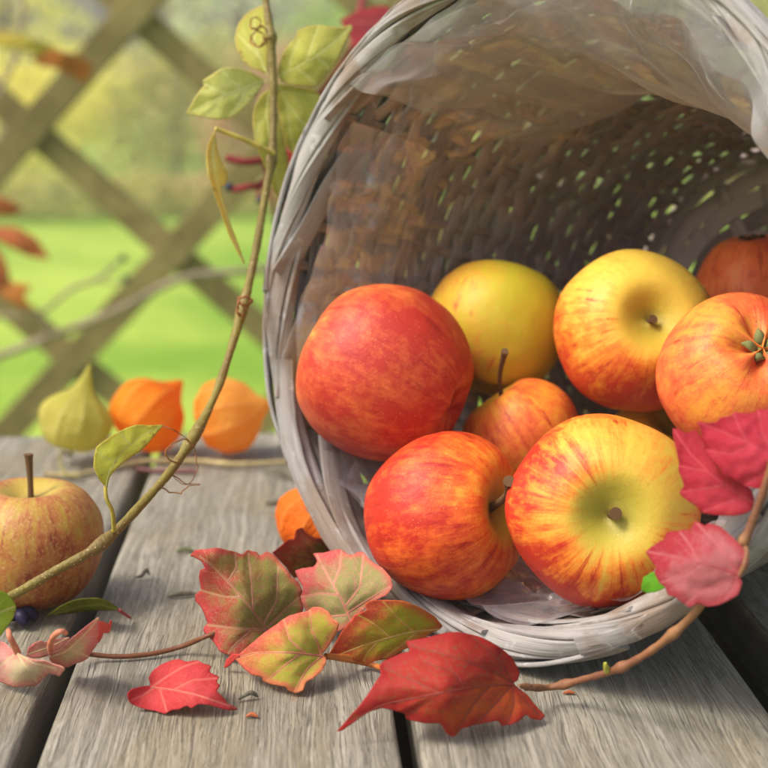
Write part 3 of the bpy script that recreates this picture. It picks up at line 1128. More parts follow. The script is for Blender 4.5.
def inside(P, poly):
    P = np.asarray(P)
    r_ = np.zeros(len(P), bool)
    A = np.asarray(poly, float)
    for a, b in zip(A, np.roll(A, -1, 0)):
        c = (a[1] > P[:, 1]) != (b[1] > P[:, 1])
        xx = (b[0] - a[0]) * (P[:, 1] - a[1]) / (b[1] - a[1] + 1e-12) + a[0]
        r_ ^= c & (P[:, 0] < xx)
    return r_


def mat_leaf(seed, A, B, edge, vein, under=None, blotch=None, gbias=.5, trans=.22, veinw=.055, rough=.46, edgew=.13, speck=0.25, eamt=.75):
    t = NT("leaf_skin")
    at_ = t.n("ShaderNodeAttribute", attribute_name="leafdata")
    sp = t.n("ShaderNodeSeparateColor")
    t.l(at_.outputs["Color"], sp.inputs[0])
    ed, vd, g = sp.outputs
    uv = t.map(t.coord("UV"), loc=(seed * 3.3, seed * 7.1, 0))
    n1 = t.noise(uv, 3.2, 4, .6)
    n2 = t.noise(uv, 13, 4, .65)
    n3 = t.noise(uv, 60, 3, .6)
    f = t.math('ADD', g, t.math('MULTIPLY', t.math('SUBTRACT', n1, .5), 1.3))
    f = t.math('ADD', f, t.math('MULTIPLY', t.math('SUBTRACT', n2, .5), .45))
    c = t.mix(t.ss(f, gbias - .32, gbias + .32), A, B)
    if blotch is not None:
        c = t.mix(t.math('MULTIPLY', t.ss(n2, .48, .66), .62), c, blotch)
    ew = t.math('ADD', ed, t.math('MULTIPLY', t.math('SUBTRACT', n1, .5), .22))
    c = t.mix(t.math('MULTIPLY', t.ss(ew, edgew * 2.2, edgew * .3), eamt), c, edge)
    cell = t.vor(uv, 22, 'DISTANCE_TO_EDGE')
    c = t.mix(t.math('MULTIPLY', t.ss(cell, .07, .0), .30), c, vein)
    c = t.mix(t.math('MULTIPLY', t.ss(at_.outputs['Alpha'], .026, .004), .34), c, vein)
    c = t.mix(t.math('MULTIPLY', t.ss(vd, veinw * .8, veinw * .2), .8), c, vein)
    c = t.mix(t.math('MULTIPLY', t.ss(n3, .5, .75), .14), c, (.02, .01, .01, 1))
    dry = t.noise(t.map(uv, loc=(9, 4, 0)), 5.5, 5, .7)
    c = t.mix(t.math('MULTIPLY', t.math('MULTIPLY', t.ss(dry, .58, .68), t.ss(ed, .3, .05)), .55), c, lin(128, 84, 52))
    spk = t.vor(t.map(uv, loc=(3, 1, 0)), 7)
    c = t.mix(t.math('MULTIPLY', t.ss(spk, .09, .05), speck), c, lin(70, 30, 28))
    if under is not None:
        bf = t.n("ShaderNodeNewGeometry").outputs["Backfacing"]
        c = t.mix(bf, c, under)
    h = t.math('ADD', t.math('MULTIPLY', t.ss(cell, 0, .16), .35), t.ss(vd, 0, .12))
    return t.fin(c, t.math('ADD', rough + .04, t.math('MULTIPLY', n2, .16)), .14, t.bump(h, .22, .0007), trans, c)


def mat_col(name, c, rough=.5, scale=160, trans=0.0):
    t = NT(name)
    n1 = t.noise(t.coord("Object"), scale, 3, .6)
    cc = t.mix(t.ss(n1, .35, .65), tuple(x * .7 for x in c[:3]) + (1,), c)
    return t.fin(cc, rough, .3, t.bump(n1, .2, .001), trans, cc)


def leaf(name, outline, anchors, veins, mat, veinmat, label=None, parent=None, grad=None, pucker=.12, wave=.15, step=1.7, serr=.55, seed=1,
         thick=.02, group=None, cat="leaf", curl=0.0, off=(0, 0, 1.0), edge_scale=40.0, veinr=.032):
    """leaf blade from an outline, standing in space over anchors (u, v, 'z' height or 'd' depth, value)"""
    ox, oy, k = off
    tr = lambda p: (ox + p[0] * k, oy + p[1] * k)
    out = [tr(p) for p in outline]
    vns = [[tr(p) for p in ve] for ve in veins]
    anc = []
    for (u, v, md, val) in anchors:
        u, v = tr((u, v))
        anc.append((u, v, depth_z(u, v, val) if md == 'z' else val))
    rg = random.Random(seed)
    # resample outline, keeping the traced teeth, with a fine serration on top
    A = [Vector((p[0], p[1], 0)) for p in out]
    dense = spline(A + [A[0]], len(A) * 14)[:-1]
    for i in range(len(dense)):
        t_ = i / (len(A) * 14 - 1) * len(A)
        k_ = min(int(t_), len(A) - 1)
        dense[i] = dense[i].lerp(A[k_].lerp(A[(k_ + 1) % len(A)], t_ - k_), .75)
    per, acc, ol = 0, 0, [dense[0]]
    for a, b in zip(dense, dense[1:]):
        acc += (b - a).length
        if acc > step * .8:
            ol.append(b)
            acc = 0
    ctr = sum(ol, Vector()) / len(ol)
    pol = []
    for i, p in enumerate(ol):
        tg = (ol[(i + 1) % len(ol)] - ol[i - 1]).normalized()
        nn_ = Vector((tg.y, -tg.x, 0))
        amt = serr * (1.1 * mnoise.noise(Vector((i * .3, seed * 9, 0))) + .6 * (((i * .19) % 1) - .5))
        pol.append((p.x + nn_.x * amt * .5, p.y + nn_.y * amt * .5))
    pol = np.array(pol)
    # interior points on a jittered grid
    lo, hi = pol.min(0), pol.max(0)
    gx, gy = np.meshgrid(np.arange(lo[0], hi[0], step), np.arange(lo[1], hi[1], step * .87))
    gx[1::2] += step * .5
    P = np.c_[gx.ravel(), gy.ravel()]
    P = P[inside(P, pol)]
    P = P[seg_dist(P, pol, True) > step * .55]
    n0 = len(pol)
    allp = [Vector(p) for p in pol] + [Vector(p) for p in P]
    ed_ = [(i, (i + 1) % n0) for i in range(n0)]
    v2, e2, f2, *_ = delaunay_2d_cdt(allp, ed_, [], 1, 1e-4)
    UVp = np.array([(p.x, p.y) for p in v2])
    dep = tps(anc)(UVp)
    ed = seg_dist(UVp, pol, True)
    vd = np.full(len(UVp), 1e9)
    for ve in vns:
        vd = np.minimum(vd, seg_dist(UVp, ve))
    if not vns:
        vd[:] = 30
    # fine side veins that branch off the traced ones towards the margin
    tv = np.full(len(UVp), 1e9)
    for ve in vns:
        sp_ = [p for p in spline([Vector((p[0], p[1], 0)) for p in ve], 40)]
        L_ = sum((b_ - a_).length for a_, b_ in zip(sp_, sp_[1:]))
        nb = max(2, int(L_ / 9))
        for j in range(1, nb):
            i_ = int(j / nb * 38)
            tg = (sp_[i_ + 1] - sp_[i_]).normalized()
            for sg in (-1, 1):
                if rg.random() < .15:
                    continue
                dirv = (tg + Vector((-tg.y, tg.x, 0)) * sg * rg.uniform(.8, 1.4)).normalized()
                ln = rg.uniform(7, 17)
                p1 = sp_[i_] + dirv * ln * .55
                p2 = sp_[i_] + dirv * ln + tg * ln * .25
                tv = np.minimum(tv, seg_dist(UVp, [sp_[i_][:2], p1[:2], p2[:2]]))
    # puckering between the veins, gentle waves, edge curl
    pk = pucker * (1 - np.exp(-(vd / 7) ** 2))
    wv = np.array([wave * mnoise.noise(Vector((u * .03, v * .03, seed * 3.1))) + wave * .4 * mnoise.noise(Vector((u * .09, v * .09, seed))) for u, v in UVp])
    cu = curl * np.exp(-(ed / 7))
    dep = dep - pk - wv - cu
    pts = [at(u, v, d) for (u, v), d in zip(UVp, dep)]
    g = np.full(len(UVp), .5)
    if grad:
        (a, b) = [np.array(tr(p)) for p in grad]
        d = b - a
        g = ((UVp - a) @ d) / (d @ d)
    bpy.context.view_layer.update()
    inv = parent.matrix_world.inverted() if parent else None
    org = sum(pts, Vector()) / len(pts)
    if parent:
        lp = [inv @ (p * S) for p in pts]
    else:
        base = Vector((org.x, org.y, min(p.z for p in pts)))
        lp = [(p - base) * S for p in pts]
    me = bpy.data.meshes.new(name)
    me.from_pydata(lp, [], [tuple(f) for f in f2])
    ca = me.attributes.new("leafdata", 'FLOAT_COLOR', 'POINT')
    cd = np.c_[np.clip(ed / edge_scale, 0, 1), np.clip(vd / edge_scale, 0, 1), np.clip(g, 0, 1), np.clip(tv / edge_scale, 0, 1)].astype(np.float32)
    ca.data.foreach_set("color", cd.ravel())
    uvl = me.uv_layers.new(name="UVMap")
    idx = np.empty(len(me.loops), dtype=np.int32)
    me.loops.foreach_get("vertex_index", idx)
    uvl.data.foreach_set("uv", (UVp[idx] / 60).astype(np.float32).ravel())
    bm = bmesh.new()
    bm.from_mesh(me)
    bmesh.ops.recalc_face_normals(bm, faces=bm.faces)
    bm.normal_update()
    s_ = sum((f.normal.dot((EYE * S - (f.calc_center_median() + (Vector() if parent else base * S)))) for f in bm.faces if True))
    if s_ < 0:
        bmesh.ops.reverse_faces(bm, faces=bm.faces)
    bm.to_mesh(me)
    bm.free()
    o = link(name, me, mat, parent)
    if not parent:
        o.location = base * S
        bpy.context.view_layer.update()
    md = o.modifiers.new("thick", 'SOLIDIFY')
    md.thickness = thick * S
    md.offset = -1
    if label:
        if parent:
            o["label"] = label
        else:
            tag(o, label, cat, group)
    if vns:
        fnd = tps(anc)
        mbv = MB()
        for i, ve in enumerate(vns):
            sp_ = spline([Vector((p[0], p[1], 0)) for p in ve], 24)
            arr = np.array([(p.x, p.y) for p in sp_])
            d = fnd(arr)
            wv2 = [wave * mnoise.noise(Vector((u * .03, v * .03, seed * 3.1))) + wave * .4 * mnoise.noise(Vector((u * .09, v * .09, seed))) for u, v in arr]
            L = [at(u, v, dd - w_ - .0) for (u, v), dd, w_ in zip(arr, d, wv2)]
            r0 = veinr if i == 0 else veinr * .55
            mbv.tube(L, (lambda r0: (lambda t_: r0 * (1.0 - .75 * t_)))(r0), 6)
        if True:
            vo = mbv.build("veins", veinmat, o)
    return o


Z3 = (120, 500, 1 / 3)
GL = "fallen creeper leaves on the table"
mv_red = mat_col("vein_red", lin(178, 104, 88))
mv_pale = mat_col("vein_pale", lin(206, 176, 110))
mv_dark = mat_col("vein_dark", lin(150, 60, 48))
mv_pink = mat_col("vein_pink", lin(206, 124, 108))
mv_crim = mat_col("vein_crimson", lin(172, 56, 70))
mv_green = mat_col("vein_green", lin(206, 206, 130))

# large green-centred leaf with red margin
leaf("creeper_leaf", [(210, 167), (225, 150), (258, 147), (292, 143), (345, 155), (365, 163), (382, 150), (410, 156), (420, 167), (440, 154), (462, 164), (487, 195),
                      (505, 215), (515, 232), (535, 245), (548, 275), (541, 290), (551, 325), (535, 360), (500, 400), (450, 420), (400, 455), (355, 474), (325, 465),
                      (300, 455), (280, 425), (252, 398), (250, 385), (262, 368), (245, 325), (226, 303), (225, 285), (243, 268), (236, 232), (240, 210), (255, 205), (243, 183)],
     [(212, 167, 'z', 4.2), (245, 170, 'z', 4.7), (400, 155, 'z', 4.4), (548, 275, 'z', 2.8), (450, 400, 'z', 1.0), (325, 465, 'z', .5), (230, 295, 'z', 2.2), (370, 310, 'z', 2.7), (510, 350, 'z', 1.4)],
     [[(455, 395), (440, 385), (380, 310), (320, 240), (275, 195), (240, 170)], [(430, 372), (470, 300), (475, 200)], [(400, 335), (395, 250), (385, 160)],
      [(440, 390), (350, 385), (262, 375)], [(365, 292), (310, 290), (240, 270)], [(325, 245), (350, 200), (345, 160)], [(440, 385), (505, 320), (545, 285)], [(400, 385), (350, 430), (325, 460)]],
     mat_leaf(1, lin(170, 60, 56), lin(132, 128, 62), lin(190, 66, 70), lin(186, 150, 112), blotch=lin(158, 96, 84), gbias=.36, edgew=.09), mv_red,
     "large toothed creeper leaf, green in the middle with red margins, leftmost of the leaf pile", off=Z3, grad=((225, 330), (530, 260)), seed=1, group=GL, pucker=.1, curl=-.05)
# small dark leaf behind
leaf("creeper_leaf", [(458, 158), (480, 140), (505, 118), (522, 116), (528, 90), (545, 82), (560, 100), (585, 112), (610, 115), (640, 150), (620, 190), (590, 210), (560, 225), (520, 235), (500, 205)],
     [(458, 158, 'z', 3.4), (540, 85, 'z', 3.6), (620, 150, 'z', 2.2), (540, 230, 'z', 1.2), (545, 150, 'z', 2.9)],
     [[(600, 190), (560, 150), (540, 90)], [(590, 180), (530, 170), (470, 158)]],
     mat_leaf(2, lin(190, 84, 62), lin(158, 140, 62), lin(168, 50, 40), lin(160, 96, 60), gbias=.5, blotch=lin(86, 40, 26)), mv_dark,
     "small dark red and green leaf at the back of the pile against the basket rim", off=Z3, grad=((520, 90), (570, 230)), seed=2, group=GL, pucker=.08)
# L3
leaf("creeper_leaf", [(525, 212), (545, 205), (580, 200), (592, 185), (580, 160), (610, 158), (640, 150), (662, 147), (690, 165), (715, 155), (732, 156), (745, 175), (765, 190), (790, 205), (812, 232),
                      (818, 262), (800, 285), (770, 300), (730, 330), (690, 375), (655, 395), (610, 370), (560, 335), (545, 305), (542, 285), (549, 262), (535, 240)],
     [(525, 212, 'z', 2.8), (585, 160, 'z', 3.6), (700, 160, 'z', 3.9), (815, 250, 'z', 3.3), (730, 330, 'z', 1.9), (655, 395, 'z', .9), (550, 310, 'z', 1.5), (660, 260, 'z', 2.9)],
     [[(700, 375), (688, 350), (660, 290), (625, 230), (590, 165)], [(675, 320), (720, 260), (730, 165)], [(680, 340), (760, 290), (810, 260)], [(640, 255), (660, 200), (665, 150)], [(655, 285), (600, 280), (545, 290)],
      [(680, 345), (620, 350), (560, 330)]],
     mat_leaf(3, lin(186, 84, 80), lin(144, 142, 84), lin(200, 84, 86), lin(206, 150, 126), blotch=lin(176, 118, 106), gbias=.34, edgew=.09), mv_pink,
     "pinkish green toothed leaf leaning on the front of the basket rim", off=Z3, grad=((540, 220), (690, 330)), seed=3, group=GL, curl=-.04)
# L5
leaf("creeper_leaf", [(618, 480), (640, 440), (665, 395), (690, 365), (705, 345), (740, 330), (735, 312), (750, 302), (800, 300), (850, 302), (900, 322), (945, 350), (968, 378), (955, 392), (935, 398),
                      (890, 430), (850, 450), (810, 475), (770, 482), (735, 497), (732, 485), (690, 478), (655, 470)],
     [(618, 480, 'z', .6), (700, 350, 'z', 2.6), (760, 302, 'z', 3.2), (900, 325, 'z', 2.7), (960, 385, 'z', 1.3), (850, 450, 'z', .7), (735, 495, 'z', .35), (800, 390, 'z', 1.9)],
     [[(958, 388), (880, 395), (800, 415), (720, 440), (630, 475)], [(880, 395), (830, 350), (790, 305)], [(810, 412), (760, 370), (715, 345)], [(890, 397), (850, 430), (790, 475)], [(770, 428), (745, 455), (730, 485)]],
     mat_leaf(4, lin(192, 78, 56), lin(170, 170, 50), lin(206, 76, 56), lin(206, 160, 72), blotch=lin(200, 120, 50), gbias=.42), mv_pale,
     "yellow green leaf with an orange red upper edge lying in front of the basket", off=Z3, grad=((700, 340), (850, 440)), seed=4, group=GL)
# L4
leaf("creeper_leaf", [(346, 478), (358, 462), (385, 438), (430, 400), (470, 372), (500, 350), (530, 340), (565, 332), (575, 322), (600, 320), (625, 335), (640, 358), (658, 368), (650, 400), (625, 440), (608, 462),
                      (620, 480), (608, 510), (580, 535), (560, 545), (548, 572), (525, 580), (505, 572), (495, 560), (460, 555), (430, 545), (425, 532), (395, 525), (370, 505)],
     [(346, 478, 'z', .8), (430, 400, 'z', 2.2), (560, 332, 'z', 3.2), (655, 370, 'z', 3.0), (608, 462, 'z', 1.3), (600, 520, 'z', .9), (525, 578, 'z', .25), (430, 545, 'z', .4), (500, 450, 'z', 2.0)],
     [[(606, 468), (540, 460), (470, 457), (400, 460), (352, 474)], [(604, 464), (590, 420), (575, 390), (570, 330)], [(560, 462), (510, 420), (490, 355)], [(604, 470), (560, 510), (525, 575)], [(540, 462), (490, 500), (440, 545)]],
     mat_leaf(5, lin(190, 92, 66), lin(168, 168, 62), lin(206, 92, 82), lin(214, 150, 108), blotch=lin(196, 120, 84), gbias=.36, edgew=.1), mv_pink,
     "yellow green heart shaped leaf with pink edges lying lowest at the front of the pile", off=Z3, grad=((430, 380), (560, 520)), seed=5, group=GL, curl=-.03)
b = MB()
b.tube([onz(362, 658, .5) if i == 0 else p for i, p in enumerate(spline([onz(322, 655.5, 1.25), onz(338, 658, .9), onz(365, 663, .3), onz(382, 668, .3)], 14))], .13, 8)
b.build("leaf_stalk", mat_col("orange_stalk", lin(206, 124, 60)), bpy.data.objects["creeper_leaf.004"])
# L7 small pink leaf
leaf("creeper_leaf", [(22, 580), (38, 565), (70, 558), (92, 556), (86, 535), (95, 515), (120, 495), (150, 482), (175, 477), (200, 485), (232, 480), (250, 490), (275, 498), (268, 515), (298, 530), (290, 545), (300, 555), (292, 575),
                      (318, 600), (322, 610), (350, 622), (352, 630), (330, 632), (300, 625), (270, 615), (235, 612), (215, 625), (200, 617), (175, 628), (155, 630), (135, 641), (105, 632), (70, 625), (35, 612), (25, 598)],
     [(22, 582, 'z', .9), (92, 560, 'z', .5), (150, 482, 'z', 1.5), (270, 500, 'z', 1.5), (300, 570, 'z', 1.0), (350, 628, 'z', .12), (215, 622, 'z', .5), (135, 640, 'z', .15), (40, 612, 'z', .35), (190, 560, 'z', 1.1)],
     [[(95, 562), (160, 570), (230, 585), (300, 608), (350, 626)], [(98, 560), (140, 530), (190, 500), (235, 485)], [(160, 570), (220, 540), (290, 535)], [(98, 566), (70, 585), (35, 600)], [(120, 568), (130, 600), (140, 635)]],
     mat_leaf(6, lin(194, 60, 64), lin(204, 76, 76), lin(186, 50, 54), lin(214, 106, 96), gbias=.5, trans=.3), mv_pink,
     "small bright pink red leaf lying alone on the middle board", off=Z3, seed=6, group=GL, pucker=.05)
# stalk joining the small red tip by L4's tip
leaf("creeper_leaf", [(312, 505), (318, 480), (335, 463), (352, 462), (360, 470), (345, 480), (325, 500)], [(312, 505, 'z', .15), (335, 465, 'z', .9), (358, 468, 'z', 1.0), (330, 490, 'z', .45)], [],
     mat_leaf(7, lin(208, 76, 66), lin(214, 90, 76), lin(196, 60, 60), lin(214, 120, 100)), mv_pink, "tiny curled red leaf tip poking out beside the yellow green leaf", off=Z3, seed=7, group=GL, step=1.6, pucker=0)

# ---- sprig with the big red leaf and the crimson leaves on the right
sprig_pts = [onz(519, 685.5, 1.62), onz(532, 687.5, 1.2), onz(552, 687, .9), at(585, 679, 58.0), at(620, 668, 56.4), at(655, 648, 55.1), at(690, 618, 54.1), at(716, 585, 53.3), at(742, 545, 52.4), at(757, 510, 51.9), at(770, 470, 51.5), at(785, 410, 51.3)]
sprig = empty("creeper_sprig", onz(600, 674, 0), "brown creeper sprig with large red leaves trailing in front of the basket", "sprig")
mt_twig = NT("twig_bark")
_n = mt_twig.noise(mt_twig.coord("Object"), 120, 4, .6)
_m = mt_twig.noise(mt_twig.coord("Object"), 30, 3, .6)
_c = mt_twig.mix(mt_twig.ss(_m, .4, .62), lin(118, 76, 54), lin(150, 108, 68))
_c = mt_twig.mix(mt_twig.math('MULTIPLY', mt_twig.ss(_n, .55, .7), .5), _c, lin(112, 60, 40))
mt_twig = mt_twig.fin(_c, .6, .35, mt_twig.bump(_n, .8, .0018))


def node_r(base, knots, amp):
    def f(t):
        return base * (1 + .16 * mnoise.noise(Vector((t * 60, base * 90, 0))) + .10 * mnoise.noise(Vector((t * 240, base * 50, 4)))) * (1 + sum(amp * math.exp(-((t - k_) / .014) ** 2) for k_ in knots))
    return f


b = MB()
_nr = node_r(.15, (.22, .37, .5, .74), .55)
b.tube(spline(sprig_pts, 260), lambda t: _nr(t) * (.35 + .65 * min(1, t / .05)), 10)
b.build("stem", mt_twig, sprig)
b = MB()
b.tube(spline([at(608, 671, 56.9), at(606, 667, 56.6), at(605, 663, 56.5)], 8), lambda t: .17 * (1 - .6 * t), 8)
b.build("bud", mat_col("green_bud", lin(168, 170, 70)), sprig)
ZA = (330, 620, 220 / 768)
leaf("leaf", [(22, 390), (40, 370), (75, 330), (105, 295), (135, 255), (160, 215), (178, 190), (172, 160), (185, 145), (215, 130), (250, 115), (280, 108), (265, 75), (300, 68), (340, 60), (380, 50), (415, 42), (450, 42), (490, 50),
              (525, 58), (560, 75), (600, 100), (635, 130), (655, 165), (662, 190), (655, 212), (640, 220), (655, 235), (690, 262), (720, 300), (752, 335), (735, 350), (705, 345), (685, 330), (665, 350), (640, 362), (605, 370), (585, 352),
              (550, 358), (500, 368), (460, 380), (440, 402), (425, 408), (405, 395), (385, 362), (340, 362), (300, 355), (265, 345), (262, 328), (220, 315), (180, 308), (130, 325), (80, 360), (45, 385)],
     [(22, 390, 'z', .5), (110, 300, 'z', 1.6), (180, 180, 'z', 2.6), (280, 90, 'z', 3.4), (430, 42, 'z', 3.9), (600, 105, 'z', 3.0), (658, 190, 'z', 1.9), (640, 222, 'z', 1.6), (750, 338, 'z', .35), (640, 360, 'z', .55), (425, 407, 'z', .3),
      (270, 345, 'z', 1.0), (400, 240, 'z', 2.7), (200, 270, 'z', 1.9)],
     [[(640, 224), (560, 226), (470, 238), (380, 255), (280, 275), (180, 298), (90, 345)], [(638, 218), (570, 180), (480, 145), (380, 115), (280, 90)], [(636, 214), (600, 150), (540, 95), (500, 60)], [(560, 228), (510, 280), (440, 390)],
      [(645, 232), (690, 290), (740, 340)], [(470, 238), (430, 180), (330, 150)], [(380, 255), (330, 290), (270, 335)], [(380, 255), (310, 220), (190, 170)], [(630, 230), (580, 290), (510, 365)], [(600, 190), (590, 140), (600, 110)], [(640, 232), (640, 300), (620, 362)]],
     mat_leaf(11, lin(160, 44, 38), lin(190, 84, 38), lin(152, 30, 34), lin(122, 58, 44), blotch=lin(128, 84, 52), gbias=.6, edgew=.16, trans=.15, veinw=.05), mv_dark,
     "big dark red toothed leaf with a long drooping tip at the front of the table", parent=sprig, off=ZA, grad=((450, 120), (560, 340)), seed=11, pucker=.10, wave=.12, veinr=.04)
ZB = (628, 400, 140 / 489)
crim = dict(gbias=.5, trans=.22, edgew=.1, rough=.55)
leaf("leaf", [(155, 98), (175, 100), (200, 115), (240, 105), (262, 140), (280, 180), (300, 220), (330, 265), (380, 285), (430, 310), (442, 350), (432, 385), (395, 402), (350, 405), (300, 402), (262, 395), (240, 372), (205, 350), (178, 325),
              (195, 300), (190, 280), (175, 245), (178, 220), (170, 180), (158, 130)],
     [(155, 100, 'd', 55.00), (240, 110, 'd', 54.60), (440, 350, 'd', 53.00), (300, 400, 'd', 53.40), (180, 325, 'd', 54.00), (300, 260, 'd', 53.50)],
     [[(440, 360), (370, 320), (290, 260), (220, 190), (160, 105)], [(400, 340), (340, 360), (262, 390)], [(340, 298), (260, 310), (185, 322)], [(280, 250), (230, 240), (178, 230)]],
     mat_leaf(12, lin(158, 32, 48), lin(172, 48, 62), lin(146, 26, 40), lin(180, 64, 74), **crim), mv_crim,
     "crimson leaf hanging lower, partly behind another crimson leaf on the right", parent=sprig, off=ZB, grad=((200, 150), (380, 380)), seed=12, pucker=.04)
leaf("leaf", [(242, 75), (270, 80), (310, 75), (325, 60), (360, 55), (370, 42), (410, 48), (440, 45), (455, 32), (490, 34), (520, 50), (560, 80), (600, 130), (620, 200), (600, 260), (560, 290), (520, 305), (480, 312), (440, 308), (405, 300),
              (370, 275), (330, 262), (325, 240), (290, 210), (270, 185), (275, 165), (258, 130), (255, 105)],
     [(242, 75, 'd', 53.00), (455, 35, 'd', 52.00), (600, 130, 'd', 51.60), (480, 310, 'd', 51.70), (330, 262, 'd', 52.40), (440, 180, 'd', 51.60)],
     [[(600, 240), (520, 200), (420, 150), (330, 110), (246, 78)], [(520, 200), (470, 120), (455, 40)], [(420, 150), (390, 100), (370, 48)], [(540, 210), (480, 250), (410, 298)], [(430, 155), (360, 190), (275, 175)]],
     mat_leaf(13, lin(170, 38, 56), lin(182, 54, 70), lin(156, 30, 48), lin(188, 70, 82), **crim), mv_crim,
     "crimson pink leaf at the right edge, uppermost of the right hand leaves", parent=sprig, off=ZB, grad=((260, 90), (480, 300)), seed=13, pucker=.04)
leaf("leaf", [(62, 530), (85, 510), (128, 485), (135, 462), (180, 455), (220, 450), (232, 422), (250, 428), (270, 440), (278, 430), (320, 440), (350, 465), (375, 488), (405, 520), (422, 555), (415, 590), (390, 610), (398, 640), (385, 680),
              (350, 700), (320, 715), (280, 722), (245, 712), (215, 725), (195, 712), (165, 690), (140, 682), (130, 655), (110, 640), (92, 605), (98, 585), (80, 560)],
     [(62, 530, 'd', 54.40), (235, 425, 'd', 53.80), (420, 555, 'd', 52.00), (390, 610, 'd', 52.20), (280, 720, 'd', 52.60), (110, 630, 'd', 53.70), (250, 570, 'd', 52.60)],
     [[(392, 612), (330, 590), (250, 570), (160, 545), (70, 530)], [(385, 608), (340, 540), (290, 480), (240, 430)], [(388, 616), (320, 640), (250, 670), (200, 715)], [(388, 606), (410, 570), (415, 550)], [(250, 570), (220, 510), (180, 460)], [(250, 570), (190, 610), (110, 640)],
      [(386, 618), (370, 660), (330, 710)]],
     mat_leaf(14, lin(158, 38, 50), lin(166, 92, 96), lin(150, 32, 44), lin(178, 104, 106), gbias=.5, trans=.2, edgew=.14), mv_crim,
     "dusty pink leaf with darker crimson edges below the others over the basket rim", parent=sprig, off=ZB, grad=((150, 470), (260, 620)), seed=14, pucker=.04)
b = MB()
b.tube(spline([at(739.6, 575, 52.1), at(744, 566, 52.0), at(747, 552, 52.1), at(743, 543, 52.4)], 12), .09, 7)
b.build("leaf_stalk", mt_twig, sprig)

# ---- curled leaves at the lower left
ZC = (0, 560, 130 / 768)
m_blush = mat_leaf(21, lin(222, 160, 152), lin(206, 190, 150), lin(218, 126, 124), lin(226, 206, 170), gbias=.45, trans=.3, edgew=.12, rough=.5)
mv_b = mat_col("vein_blush", lin(222, 190, 140))
gC = "curled fallen leaves by the left apple"
cl = leaf("creeper_leaf", [(-90, 560), (-50, 500), (0, 480), (30, 488), (60, 520), (85, 545), (110, 548), (130, 562), (160, 575), (210, 590), (260, 592), (320, 615), (370, 630), (385, 645), (350, 690), (330, 680), (290, 672), (265, 690), (240, 720),
                      (210, 745), (150, 748), (80, 752), (30, 735), (0, 720), (-60, 690)],
     [(-80, 560, 'z', 1.6), (0, 480, 'z', 2.0), (105, 548, 'z', 2.0), (380, 640, 'z', 2.0), (340, 685, 'z', 1.2), (210, 745, 'z', .35), (80, 752, 'z', .3), (-50, 690, 'z', .3), (150, 640, 'z', 1.7)],
     [[(105, 550), (130, 600), (170, 650), (215, 720)], [(100, 552), (50, 580), (-10, 640)], [(110, 555), (200, 610), (330, 640)]],
     m_blush, mv_b, "pale pink curled leaf upside down at the lower left corner", off=ZC, grad=((0, 520), (200, 600)), seed=21, group=gC, pucker=.05)
b = MB()
b.tube(spline([onz(8.5, 630.5, 3.0), onz(10, 637, 2.9), onz(14, 645, 2.4), onz(17.8, 653, 1.95)], 16), lambda t: .11 + .05 * t, 8)
m_hook = mat_col("pink_stalk", lin(216, 136, 104))
b.build("leaf_stalk", m_hook, cl)
cl2 = leaf("creeper_leaf", [(290, 572), (310, 545), (345, 535), (380, 505), (420, 465), (470, 425), (520, 385), (560, 355), (584, 338), (586, 370), (582, 420), (575, 462), (582, 482), (560, 520), (530, 560), (525, 578), (490, 600), (450, 612), (425, 622),
                       (400, 635), (370, 632), (320, 612), (295, 592)],
     [(290, 575, 'z', 1.6), (380, 505, 'z', 2.6), (470, 425, 'z', 3.4), (584, 340, 'z', 4.0), (580, 470, 'z', 2.4), (530, 570, 'z', .9), (400, 632, 'z', .5), (440, 530, 'z', 2.6)],
     [[(300, 570), (380, 545), (450, 490), (520, 420), (580, 345)], [(400, 530), (450, 545), (520, 570)]],
     m_blush, mv_b, "folded pale green and pink leaf standing up beside the left apple", off=ZC, grad=((560, 380), (420, 560)), seed=22, group=gC, pucker=.05, wave=.2)
b = MB()
b.tube(spline([onz(65.5, 633, 3.2), onz(62.5, 631.2, 3.5), onz(57, 633, 3.4), onz(52, 639, 3.0), onz(50.5, 646, 2.4), onz(51.5, 652.5, 1.9)], 24), lambda t: .10 + .05 * t, 8)
b.build("leaf_stalk", m_hook, cl2)
leaf("red_fold", [(580, 440), (584, 365), (610, 362), (640, 378), (655, 350), (662, 370), (648, 420), (635, 432), (612, 430), (600, 460), (582, 488), (572, 465)],
     [(584, 365, 'z', 3.4), (655, 352, 'z', 3.2), (640, 425, 'z', 2.2), (582, 485, 'z', 1.7), (600, 410, 'z', 2.6)], [],
     mat_leaf(23, lin(196, 40, 30), lin(210, 80, 60), lin(226, 110, 104), lin(196, 70, 60)), mv_b, parent=cl2, off=ZC, seed=23, step=1.5, pucker=0)
leaf("creeper_leaf", [(155, 565), (165, 520), (200, 490), (245, 475), (260, 485), (310, 470), (360, 462), (412, 456), (408, 480), (370, 510), (330, 540), (290, 565), (240, 580), (190, 580)],
     [(155, 565, 'z', .6), (200, 490, 'z', 1.4), (412, 456, 'z', 1.5), (290, 565, 'z', .8), (190, 580, 'z', .4)], [[(400, 462), (300, 510), (170, 555)]],
     m_blush, mv_b, "pale leaf lying flat behind the two curled leaves", off=ZC, grad=((160, 560), (330, 500)), seed=24, group=gC, pucker=.04, step=1.8)
